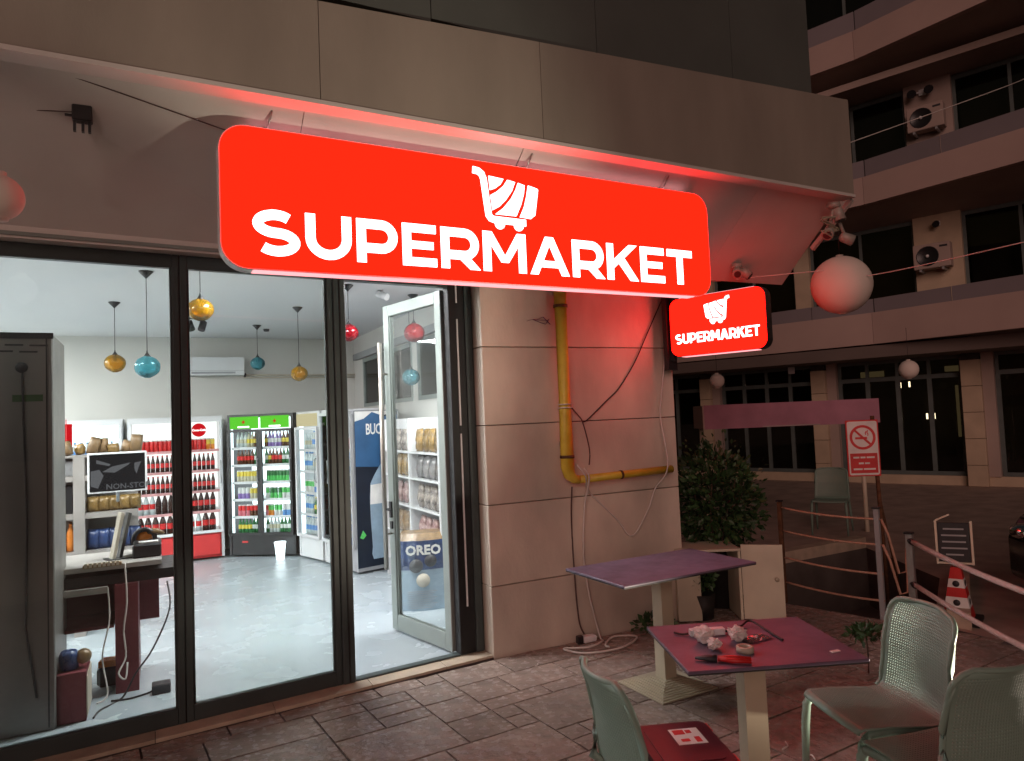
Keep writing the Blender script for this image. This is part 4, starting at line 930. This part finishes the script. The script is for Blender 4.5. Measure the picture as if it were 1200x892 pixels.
# ------------------------------------------------------------------ drink containers
def lathe_mesh(name, prof, mats, n=8): b = B(); b.lathe(prof, n, mats=mats); return b.mesh(name)
for nm, c in dict(cola=(.035, .012, .008), red=(.62, .03, .03), green=(.03, .16, .05), brown=(.10, .04, .015), clear=(.55, .62, .62), blue=(.12, .30, .62), yellow=(.70, .55, .08), purple=(.30, .20, .50), white=(.7, .7, .68), lime=(.10, .50, .12), orange=(.75, .25, .04), pale=(.55, .52, .38), pink=(.62, .18, .22)).items():
    mat('drink_'+nm, c, .25, 0, .1, 10)
def bottle(body, label, cap, h, r):
    return lathe_mesh('bottle', [(.001, 0), (r, .004), (r, h*.30), (r, h*.55), (r*.92, h*.62), (r*.40, h*.86), (r*.40, h*.93), (r*.42, h*.93), (r*.42, h), (.001, h)],
                      ['drink_'+body, 'drink_'+body, 'drink_'+label, 'drink_'+body, 'drink_'+body, 'drink_'+body, 'drink_'+cap, 'drink_'+cap, 'drink_'+cap])
def can(c, c2, h=.155, r=.027):
    return lathe_mesh('can', [(.001, 0), (r*.85, .002), (r, .012), (r, h*.5), (r, h-.014), (r*.82, h), (.001, h)], ['drink_white', 'drink_'+c, 'drink_'+c, 'drink_'+c2, 'drink_white', 'drink_white'])
ORD = ['top', 'second', 'third', 'fourth', 'fifth', 'lowest']
def cooler(loc, rz, w, label, header, shelves, body='white_metal', base='white_metal', light='cooler_light', d=.62, H=1.89, zb=.30, doors=1, hh=.16, rounded=False, group='glass fronted drinks coolers', strip_m='white_metal', where='', h0=None):
    """local x along the front, y into the cooler; shelves: list of (meshes list, n, what)"""
    t = thing('drinks_cooler', label, 'cooler', loc, rz, group); T = .035
    b = B(); b.box(0, T, .03, d, .04, H); b.box(w-T, w, .03, d, .04, H); b.box(T, w-T, .03, d, H-.04, H); b.box(T, w-T, d-.03, d, .04, H-.04); b.build('case', body, t)
    B().box(T, w-T, .04, d-.031, .04, zb).build('plinth', base, t)
    B().box(T+.002, w-T-.002, d-.036, d-.0305, zb+.01, H-.042).build('back_light', light, t)
    B().box(T+.002, T+.007, .05, .10, zb+.02, H-.045).build('side_light', light, t); B().box(w-T-.007, w-T-.002, .05, .10, zb+.02, H-.045).build('side_light', light, t)
    if header:
        for k in range(doors): B().box(T+.02+(w-2*T)/doors*k, (w-2*T)/doors*(k+1)+T-.02, .0, .03, H-.03-hh, H-.03).build('header_panel', header, t)
    zs0 = zb+.012; top = H-.06-(hh if header else .12); n = len(shelves); pitch = (top-zs0)/n
    for k in range(doors):
        x0 = T*.3+(w-T*.6)/doors*k; x1 = T*.3+(w-T*.6)/doors*(k+1); f = B(); g_ = .035; zt = H-.04-(hh if header else 0)
        f.box(x0, x0+g_, -.012, .022, zb, zt); f.box(x1-g_, x1-.003, -.012, .022, zb, zt); f.box(x0+g_, x1-g_, -.012, .022, zt-g_, zt); f.box(x0+g_, x1-g_, -.012, .022, zb, zb+g_)
        fo = f.build('door_frame', body, t); B().box(x0+g_, x1-g_, .004, .008, zb+g_, zt-g_).build('door_glass', 'cooler_glass', fo)
        b = B(); b.tube([(x1-.02, -.012, 1.0), (x1-.02, -.04, 1.02), (x1-.02, -.04, 1.28), (x1-.02, -.012, 1.30)], .008, 6); b.build('handle', 'grey_metal', fo)
    mt = Matrix.Translation(loc) @ Matrix.Rotation(rz, 4, 'Z')
    for k, sh in enumerate(shelves):
        z = zs0 + pitch*(n-1-k)
        B().box(T+.01, w-T-.01, .05, d-.04, z-.010, z).build('shelf', 'white_metal', t)
        B().box(T+.012, w-T-.012, .043, .0495, z-.022, z+.012).build('price_rail', strip_m, t)
        if not sh: continue
        ms, cnt, what = sh
        for j in range(cnt):
            x = T+.06 + (w-2*T-.12)*(j+.5)/cnt
            if doors == 2 and abs(x-w/2) < .05: x += .05 if x > w/2 else -.05
            me = ms[int(j*len(ms)/cnt)]
            p = mt @ Vector((x, .10+random.uniform(-.008, .008), z+.0005))
            o = link(me.name.split('.')[0], me, None, p, random.uniform(0, 6))
            tag(o, f'{what} on the {ORD[k] if k < n-1 else "lowest"} shelf of {where}', 'can' if me.name.startswith('can') else 'bottle', f'{what}s in {where}')
    return t
m_can_red = can('red', 'red'); m_can_or = can('orange', 'yellow'); m_cola_s = bottle('cola', 'red', 'red', .225, .026); m_cola_m = bottle('cola', 'red', 'red', .225, .026); m_cola_l = bottle('cola', 'red', 'red', .27, .036); m_cola_xl = bottle('cola', 'red', 'white', .28, .042)
m_zero = bottle('cola', 'cola', 'red', .27, .036)
m_clear = bottle('clear', 'red', 'white', .27, .036); m_water = bottle('clear', 'blue', 'blue', .24, .034); m_waterb = bottle('blue', 'white', 'blue', .30, .04)
wc = 'the red based cola cooler'
t = cooler((-.335, 5.52, 0), R_(-.5), 1.12, 'white rounded cooler with red base and shelves of cola', None,
       [([m_can_red, m_can_red, m_can_red, m_can_red, m_can_red, m_can_red, m_can_or], 18, 'red drink can'), ([m_cola_s], 17, 'small red labelled cola bottle'), ([m_cola_m], 17, 'small red labelled cola bottle'), ([m_clear, m_zero, m_cola_l, m_cola_l, m_cola_l], 13, 'large cola bottle'), ([m_cola_xl, m_cola_xl, m_clear, m_cola_xl], 11, 'largest cola bottle')],
       base='red_print', light='cooler_light_warm', strip_m='pink_rail', where=wc, zb=.36)
B().box(.05, 1.07, -.004, .035, .07, .34, .01).build('red_base_panel', 'red_print', t)
ds = B(); ds.lathe([(.001, 0), (.088, 0), (.088, .008), (.001, .008)], 28, ax='y', c=(.83, -.024, 1.71)); ds = ds.build('round_badge', 'red_header', t)
tx = text('lettering', 'Coca-Cola', .040, 'sign_white', ds, (.748, -.0262, 1.697), (HALF, 0, 0), .0006, .95, depth=.001)
tx.data.transform(Matrix.Shear('XY', 4, (.25, 0)) if False else Matrix.Identity(4))
wc1 = 'the pale blue lit water cooler'
t = cooler((-1.50, 5.52, 0), 0, 1.12, 'white rounded cooler lit pale blue with water bottles behind the snack shelf', None, [([m_water], 14, 'small blue labelled water bottle'), ([m_water], 13, 'blue capped water bottle'), None, None], where=wc1, zb=.36)
gB = bottle('green', 'white', 'green', .215, .025); bB = bottle('brown', 'yellow', 'white', .215, .025); rB = bottle('brown', 'red', 'red', .215, .025); pB = bottle('pale', 'yellow', 'white', .215, .025); cB = bottle('clear', 'pale', 'white', .215, .025); uB = bottle('purple', 'white', 'brown', .215, .025); ygB = bottle('green', 'yellow', 'yellow', .215, .025)
cg = can('lime', 'green'); cy = can('pale', 'yellow'); cp = can('purple', 'white'); cpk = can('pink', 'red'); cw = can('white', 'lime'); cbl = can('blue', 'white'); cor = can('orange', 'lime'); cbr = can('brown', 'red')
wc2 = 'the black two door beer cooler'
t = cooler((.826, 5.483, 0), math.atan2(-.536, .761), .932, 'black two door beer cooler with lit green header panels', 'green_header',
       [([cB, pB, bB, uB, uB, bB], 15, 'beer bottle'), ([rB, rB, gB, bB, rB, gB], 15, 'beer bottle with pale label'), ([cy, cy, cg, cg], 16, 'tall beer can'), ([cp, cy, cw, cg, cw], 13, 'pale beer can'), ([cpk, cbr, cpk, cor, cw, cbl], 13, 'coloured drink can'), ([ygB, gB, cB, gB], 15, 'green beer bottle')],
       body='black_plastic', base='black_plastic', doors=2, where=wc2, strip_m='white_metal')
for x in (.26, .70):
    B().box(x-.09, x+.07, -.006, -.001, 1.715, 1.735).build('header_word', 'sign_white', t); b = B(); b.prism([(x-.01+(.030 if k % 2 == 0 else .012)*math.sin(k*math.pi/5), 1.79+(.030 if k % 2 == 0 else .012)*math.cos(k*math.pi/5)) for k in range(10)], -.006, -.001); b.build('header_star', 'red_header', t)
B().box(.18, .26, .03, .0395, .20, .225).build('badge', 'red_print', t)
wc3 = 'the cream headed cooler'
cooler((1.608, 4.87, 0), math.atan2(-.60, .175), .62, 'white cooler with cream lit header next to the beer cooler', 'cream_header', [([cB, m_water], 6, 'pale drink bottle'), ([m_water, cB], 6, 'pale water bottle'), ([cw, cbl], 7, 'pale drink can'), ([m_water, ygB], 6, 'clear drink bottle'), ([m_water], 6, 'clear water bottle')], where=wc3)
wc4 = 'the narrow white cooler'
cooler((1.795, 4.22, 0), math.atan2(-.40, .045), .40, 'narrow white cooler half hidden by the door post', None, [([m_water], 4, 'clear water bottle'), ([m_waterb], 4, 'blue water bottle'), ([m_water], 4, 'clear slim bottle'), ([m_waterb], 4, 'blue slim bottle')], where=wc4)
wc5 = 'the blue sided cooler'
a5 = math.atan2(-.47, .125)
t = cooler((1.845, 3.78, 0), a5, .487, 'grey cooler with a blue printed side panel', None, [([cpk, m_water], 5, 'pink and blue bottle'), ([m_waterb], 5, 'blue water bottle'), ([m_waterb, m_water], 5, 'large blue water bottle'), ([m_waterb], 5, 'tall blue water bottle'), ([m_waterb, cbl], 5, 'light blue water bottle')], body='grey_metal', base='grey_metal', where=wc5, H=1.86)
# printed side panel on the +x side of that cooler
sp = B().box(.4872, .4902, .03, .60, .08, 1.85).build('side_panel', 'navy_print', t)
# print is laid in the plane x = const: local (y, z)
def sideprint(nm, poly, m, x=.4905): b = B(); i = len(b.v); n = len(poly); b.v += [(x, p[0], p[1]) for p in poly] + [(x+.001, p[0], p[1]) for p in poly]; b.face(tuple(range(i, i+n))); b.face(tuple(range(i+2*n-1, i+n-1, -1))); [b.face((i+k, i+n+k, i+n+(k+1) % n, i+(k+1) % n)) for k in range(n)]; return b.build(nm, m, sp)
sideprint('white_sky', [(.035, 1.70), (.595, 1.84), (.595, 1.845), (.035, 1.845)], 'white_print', .4903)
sideprint('blue_band', [(.035, 1.22), (.32, 1.20), (.595, 1.14), (.595, 1.80), (.42, 1.78), (.26, 1.835), (.15, 1.76), (.035, 1.73)], 'blue_print', .4915)
sideprint('bottle_print', [(.23, .16), (.21, .22), (.22, .30), (.205, .62), (.20, .86), (.215, 1.02), (.26, 1.10), (.33, 1.20), (.38, 1.26), (.595, 1.26), (.595, .16)], 'water_print', .4928)
sideprint('bottle_label', [(.202, .78), (.595, .78), (.595, 1.02), (.214, 1.0)], 'white_print', .494)
sideprint('green_leaf', [(.06, .42), (.10, .40), (.14, .44), (.10, .50)], 'drink_lime', .4942)
o = text('lettering', 'BUC', .15, 'white_print', sp, (.4932, .17, 1.58), (HALF, 0, HALF), .003, .92, depth=.0004); o.scale = (.72, 1.15, 1)
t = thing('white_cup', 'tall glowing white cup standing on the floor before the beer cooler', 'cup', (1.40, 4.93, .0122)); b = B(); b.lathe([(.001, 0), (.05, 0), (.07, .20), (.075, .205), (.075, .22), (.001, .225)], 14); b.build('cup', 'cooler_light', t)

# ------------------------------------------------------------------ snack shelving on the right wall
sh_ = thing('snack_shelf', 'white wall shelving with rows of snack bags behind the open door leaf', 'shelf', (2.30, 1.45, 0))
for y in (0, .86, 1.72): B().box(0, .42, y, y+.03, .012, 1.74).build('upright', 'white_metal', sh_)
SZ = (.22, .535, .845, 1.137, 1.40)
for z in SZ:
    B().box(0, .42, .031, .859, z-.018, z).build('shelf', 'white_metal', sh_); B().box(0, .42, .891, 1.719, z-.018, z).build('shelf', 'white_metal', sh_)
B().box(.42, .44, 0, 1.75, .012, 1.74).build('back_panel', 'white_metal', sh_)
mat('kraft', (.20, .125, .06), .35, 0, .35, 18); mat('crimson_bag', (.22, .04, .05), .25, 0, .5, 16, col2=(.34, .25, .23)); mat('gold_bag', (.24, .15, .05), .25, 0, .45, 16); mat('silver_bag', (.26, .25, .25), .22, .3, .4, 18); mat('dark_bag', (.08, .06, .07), .25, 0, .5, 16, col2=(.4, .35, .3)); mat('blue_bag', (.025, .05, .14), .3, 0, .4, 14)
def bag_mesh(m, w=.17, h=.23, d=.07, seed=0):
    bm = bmesh.new(); nx, nz = 7, 9; G_ = {}
    for s_ in (-1, 1):
        for i in range(nx):
            for k in range(nz):
                u, v = i/(nx-1)*2-1, k/(nz-1)*2-1; p = max(0, (1-u*u))**.5*max(0, (1-v*v))**.45
                q = Vector((s_*d/2*p*(1+.4*noise.noise(Vector((u*2, v*2, seed*5+s_)))), u*w/2*(1-.06*abs(v)), (v+1)*h/2 + .006*noise.noise(Vector((u*4, v, seed)))))
                G_[s_, i, k] = bm.verts.new(q)
        for i in range(nx-1):
            for k in range(nz-1):
                bm.faces.new((G_[s_, i, k], G_[s_, i+1, k], G_[s_, i+1, k+1], G_[s_, i, k+1]))
    bmesh.ops.remove_doubles(bm, verts=bm.verts, dist=.0008); bmesh.ops.recalc_face_normals(bm, faces=bm.faces)
    me = bpy.data.meshes.new('bag'); bm.to_mesh(me); bm.free(); me.materials.append(MATS[m])
    for p in me.polygons: p.use_smooth = True
    return me
rows = [('lowest', 'crimson_bag', 'crimson'), ('second lowest', 'crimson_bag', 'crimson patterned'), ('middle', 'dark_bag', 'dark patterned'), ('second highest', 'silver_bag', 'silvery'), ('highest', 'gold_bag', 'golden')]
for z, (nm, m_, cl) in zip(SZ, rows):
    me1 = bag_mesh(m_, seed=int(z*10)); me2 = bag_mesh({'crimson_bag': 'kraft', 'dark_bag': 'crimson_bag', 'silver_bag': 'gold_bag', 'gold_bag': 'dark_bag'}[m_], seed=int(z*17)+1)
    ys = [.135+.18*k for k in range(4)] + [1.0+.18*k for k in range(4)]
    for k, y in enumerate(ys):
        o = link('snack_bag', me1 if k < 4 else me2, None, (2.30+.055, 1.45+y, z+.001), random.uniform(-.08, .08)); o.rotation_euler.y = random.uniform(.05, .12)
        tag(o, f'{cl if k < 4 else "mixed brown"} snack bag on the {nm} shelf of the wall shelving', 'snack bag', f'snack bags on the {nm} wall shelf')
# biscuit display stand
t = thing('biscuit_stand', 'floor display stand with a navy rounded top and white biscuit lettering', 'stand', (2.13, 1.50, .012), R_(-18))
def curved(w, z0, z1, d, n=8, bul=.05): 
    P_ = [(-w/2+w*k/n, -bul*math.sin(math.pi*k/n)) for k in range(n+1)]; return P_ + [(w/2, d), (-w/2, d)]
B().hexa(curved(.42, 0, 0, .25), .0, .36).build('base', 'water_print', t); B().hexa(curved(.44, 0, 0, .25), .361, .62).build('navy_body', 'blue_bag', t)
b = B(); b.hexa(curved(.44, 0, 0, .25), .621, .68, [(x*.8, y*.8+.03) for x, y in curved(.44, 0, 0, .25)]); b.build('rounded_top', 'kraft', t)
text('lettering', 'OREO', .115, 'white_print', t, (-.150, -.056, .50), (HALF, 0, 0), .004, 1.0, depth=.004)
for x, z, r_, m_ in ((-.06, .40, .062, 'dark_print'), (.07, .44, .055, 'dark_print'), (.0, .27, .062, 'tape_beige')):
    b = B(); b.lathe([(.001, 0), (r_, 0), (r_*.95, -.014), (.001, -.016)], 20, (x, -.056, z), ax='y'); b.build('biscuit', m_, t)
for k in range(9): B().box(-.14, .12-.02*(k % 3), -.0535, -.0515, .17-.018*k, .175-.018*k).build('print_line', 'grey_metal', t)

# ------------------------------------------------------------------ till counter at the left window
t = thing('steel_cabinet', 'tall dark metal cabinet standing against the window, rear side out', 'cabinet', (-.545, .285, .012))
B().box(-1.0, 0, 0, .60, .0, 2.30, .006).build('case', 'cabinet_metal', t); B().box(-.035, -.028, -.004, -.0005, .02, 2.28).build('edge_seam', 'black_plastic', t); B().box(-1.0, .004, -.006, -.0007, 2.27, 2.305).build('top_rim', 'black_plastic', t)
for (x, z, w) in ((-.32, 2.235, .10), (-.19, 2.232, .09), (-.07, 2.23, .09), (-.24, 2.195, .09), (-.12, 2.192, .09)): B().box(x-w/2, x+w/2, -.003, -.0005, z-.005, z+.005).build('vent_slot', 'black_rubber', t)
b = B(); b.lathe([(.001, 0), (.032, 0), (.030, -.004), (.001, -.005)], 16, (-.155, -.0005, 2.10), ax='y'); b.build('grommet', 'black_rubber', t)
b = B(); b.tube([(-.15, -.006, 2.07), (-.145, -.008, 1.8), (-.13, -.008, 1.2), (-.14, -.008, .6), (-.09, -.008, .2)], .006, 5); b.build('cable', 'black_cable', t)
B().box(-.20, -.05, -.0025, -.0005, 1.90, 1.94).build('green_sticker', 'leaf_dark', t)
t = thing('checkout_counter', 'grey topped checkout counter on maroon panels behind the window', 'counter', (-.60, .72, .012))
B().box(-.5, .62, .02, .62, .80, .835, .004).build('counter_top', 'counter_grey', t); B().box(.34, .475, .0, .55, .0, .70).build('leg_panel', 'maroon_board', t)
B().box(-.5, .60, .45, .48, .35, .80).build('back_panel', 'maroon_board', t); B().box(-.5, .70, .05, .60, .70, .765).build('drawer_rail', 'black_plastic', t); B().box(-.5, .33, .04, .44, .42, .44).build('shelf', 'maroon_board', t)
B().box(-.5, .3, -.02, .019, .66, .70).build('front_rail', 'counter_grey', t)
t = thing('maroon_box', 'maroon drawer box on the floor beside the metal cabinet', 'box', (-.56, .33, .012)); B().box(.012, .165, 0, .3, 0, .29, .004).build('case', 'maroon_board', t); B().box(.166, .172, .0, .3, .03, .26).build('edge', 'tape_beige', t)
t = thing('glass_jar', 'round jar with blue lid standing on the maroon box', 'jar', (-.49, .42, .3035)); b = B(); b.lathe([(.001, 0), (.05, .003), (.055, .08), (.04, .11), (.001, .115)], 14); b.build('jar', 'blue_bag', t); b = B(); b.sphere((.075, 0, .065), .045, 12, 8); b.build('ball', 'kraft', t)
t = thing('till_screen', 'slim cream backed till screen leaning on the counter', 'screen', (-.235, .96, .85), R_(20)); b = B(); b.bar((-.05, 0, .0), (.01, 0, .31), .07, .02); b.build('back_cover', 'pot_black' if False else 'tape_beige', t); b = B(); b.bar((.0, .02, .0), (.065, .02, .30), .06, .02); b.build('screen', 'black_plastic', t); B().box(-.09, .09, -.06, .06, -.003, .004).build('foot', 'black_plastic', t)
t = thing('key_rail', 'row of pale keys on the till under the screen', 'keyboard', (-.42, .735, .848)); 
B().box(-.02, .20, .0, .06, -.012, .008).build('tray', 'kraft', t)
for k in range(8): B().box(-.012+.026*k, .006+.026*k, -.004, .012, -.008, .02).build('key', 'tape_beige', t)
t = thing('round_basket', 'black round holder with an orange patterned disc on the counter', 'holder', (-.09, 1.10, .85)); b = B(); b.lathe([(.055, 0), (.085, .0), (.085, .03), (.055, .03), (.055, 0)], 18, (0, 0, .09), ax='y'); b.build('ring', 'black_plastic', t); b = B(); b.lathe([(.001, 0), (.054, 0), (.054, .01), (.001, .01)], 16, (0, .01, .09), ax='y'); b.build('disc', 'drink_orange', t); B().box(-.05, .05, -.02, .04, .0, .004).build('foot', 'black_plastic', t)
t = thing('handset', 'brown leather pouch lying on top of the till items', 'pouch', (-.03, 1.12, .975), R_(-12)); b = B(); b.tube([(-.06, 0, .0), (-.03, 0, .015), (.03, 0, .012), (.07, 0, -.005)], .02, 8, rads=[.01, .024, .022, .01]); b.build('pouch', 'kraft', t)
t = thing('till_printer', 'black boxy printer on the counter beside the door post', 'printer', (.0, .86, .848)); B().box(-.16, .02, .0, .30, -.0, .09, .01).build('body', 'black_plastic', t); B().box(-.12, .0, .05, .12, .0905, .098).build('paper', 'white_print', t)
t = thing('small_gourd', 'pale round gourd on the left end of the counter', 'gourd', (-.60, .80, .848)); b = B(); b.sphere((0, 0, .04), .045, 12, 8, .9); b.build('gourd', 'tape_beige', t)
G2 = 'leads hanging under the till'
cable('till_lead', [(-.20, .72, .85), (-.19, .70, .6), (-.21, .70, .42), (-.20, .70, .25), (-.24, .66, .16), (-.20, .62, .13), (-.19, .66, .22)], .006, 'white_cable', 'white lead looping down in front of the maroon panel', grp=G2)
cable('till_lead', [(-.30, .74, .7), (-.29, .68, .5), (-.33, .66, .28), (-.30, .60, .06), (-.36, .58, .02)], .005, 'white_cable', 'second white lead dropping to the shop floor', grp=G2)
cable('till_lead', [(.05, .70, .70), (.06, .55, .55), (-.04, .60, .30), (-.14, .64, .15), (-.22, .60, .02), (-.33, .45, .02), (-.36, .33, .02)], .006, 'black_cable', 'black lead curving down to the floor in front of the counter', grp=G2)
t = thing('power_brick', 'black power brick on the shop floor by the door frame', 'adapter', (.0, .60, .012)); B().box(-.05, .06, -.05, .05, .0, .06, .006).build('case', 'black_plastic', t)
cable('floor_lead', [(-.28, .58, .02), (-.18, .56, .02), (-.08, .60, .02), (-.045, .60, .03)], .006, 'black_cable', 'black lead lying on the floor to the power brick', grp=G2)
t = thing('cable_heap', 'orange and black cable heap under the counter', 'cables', (-.30, .95, .012)); B().box(-.08, .06, -.05, .08, .0, .13, .02).build('black_case', 'black_plastic', t); B().hexa([(-.07, -.04), (.05, -.05), (.06, .05), (-.05, .06)], .1305, .17).build('orange_case', 'drink_orange', t)
# gondola shelving behind the till
t = thing('goods_shelf', 'grey shelving unit full of goods behind the checkout', 'shelf', (-1.5, 2.40, .012))
for x in (.0, .86): B().box(x, x+.085, 0, .35, .0, 1.50).build('upright', 'counter_grey', t)
for z in (.40, .66, .98, 1.30): B().box(.086, .859, .005, .345, z, z+.045).build('shelf', 'counter_grey', t); B().box(.946, 1.34, .005, .345, z, z+.045).build('shelf', 'counter_grey', t)
B().box(.0, 1.34, .005, .345, 1.501, 1.52).build('top_board', 'counter_grey', t); B().box(.0, 1.34, .346, .36, .0, 1.5).build('back_panel', 'counter_grey', t)
kb = bag_mesh('kraft', .10, .16, .07, 3); gb_ = bag_mesh('gold_bag', .10, .13, .07, 5); bb_ = bag_mesh('blue_bag', .10, .17, .07, 6)
for k in range(9):
    o = link('snack_bag', kb if k % 3 else gb_, None, (-.85+.085*k, 2.53+.05*(k % 2), 1.5325), HALF+random.uniform(-.8, .8)); o.rotation_euler.x = random.uniform(-.35, .35); o.scale = (1.1, 1, random.uniform(.65, 1.05)); tag(o, 'brown crumpled snack bag on top of the goods shelf', 'snack bag', 'snack bags on top of the goods shelf')
for k in range(5):
    o = link('snack_bag', gb_, None, (-.50+.08*k, 2.50, 1.038), HALF); tag(o, 'small golden bag on the shelf under the screen', 'snack bag', 'golden bags on the goods shelf')
    o = link('snack_bag', bb_, None, (-.50+.08*k, 2.50, .718), HALF+random.uniform(-.2, .2)); tag(o, 'dark blue bag on the lower goods shelf', 'snack bag', 'blue bags on the goods shelf')
mo = bottle('orange', 'orange', 'brown', .25, .03)
for k in range(3): o = link('bottle', mo, None, (-.80+.065*k, 2.50, .718)); tag(o, 'orange bottle on the goods shelf beside the cabinet', 'bottle', 'orange bottles on the goods shelf')
t = thing('storage_tin', 'black storage tin on the goods shelf', 'tin', (-.72, 2.46, 1.038)); B().box(-.09, .07, 0, .15, 0, .24, .004).build('tin', 'black_plastic', t); B().box(-.10, -.092, 0, .15, 0, .22).build('card', 'tape_beige', t)
t = thing('storage_tin', 'low dark tin pair on the upper goods shelf', 'tin', (-.72, 2.46, 1.358)); B().box(-.08, -.0, 0, .15, 0, .13, .004).build('tin', 'black_plastic', t); B().box(.005, .08, 0, .15, 0, .13, .004).build('tin', 'grey_metal', t)
t = thing('red_tag', 'red hanging price card above the goods shelf', 'card', (-.70, 2.55, 1.605)); B().box(-.045, .045, 0, .006, 0, .20).build('card', 'red_header', t); B().box(-.004, .004, -.003, -.0003, .0, .24).build('clip', 'red_print', t); B().box(-.05, .05, -.001, .007, -.04, -.0005).build('stand', 'tape_beige', t)
t = thing('wall_screen', 'white framed screen showing a grey picture behind the checkout', 'screen', (-.287, 1.95, 1.39), R_(3))
B().box(-.213, .213, .0, .03, -.16, .165, .004).build('frame', 'white_metal', t); B().box(-.197, .197, -.003, -.0005, -.145, .150).build('display', 'screen_dark', t)
for P_ in ([(-.19, -.10), (-.14, -.12), (-.10, -.02), (-.13, .03), (-.19, .02)], [(-.11, .01), (-.02, .0), (.08, .06), (.09, .075), (-.04, .05)], [(-.15, .08), (-.06, .055), (-.05, .07), (-.15, .11)], [(.12, .02), (.135, -.02), (.15, .03), (.17, .08), (.12, .07)]): b = B(); b.prism(P_, -.0045, -.0035); b.build('picture_shape', 'screen_grey', t)
text('lettering', 'NON-STOP', .062, 'screen_grey', t, (-.085, -.0048, -.132), (HALF, 0, 0), .0008, 1.0, depth=.0005)
b = B(); b.tube([(.0, .03, -.15), (.0, .25, -.25), (.0, .5, -.25)], .012, 6); b.build('arm', 'grey_metal', t)
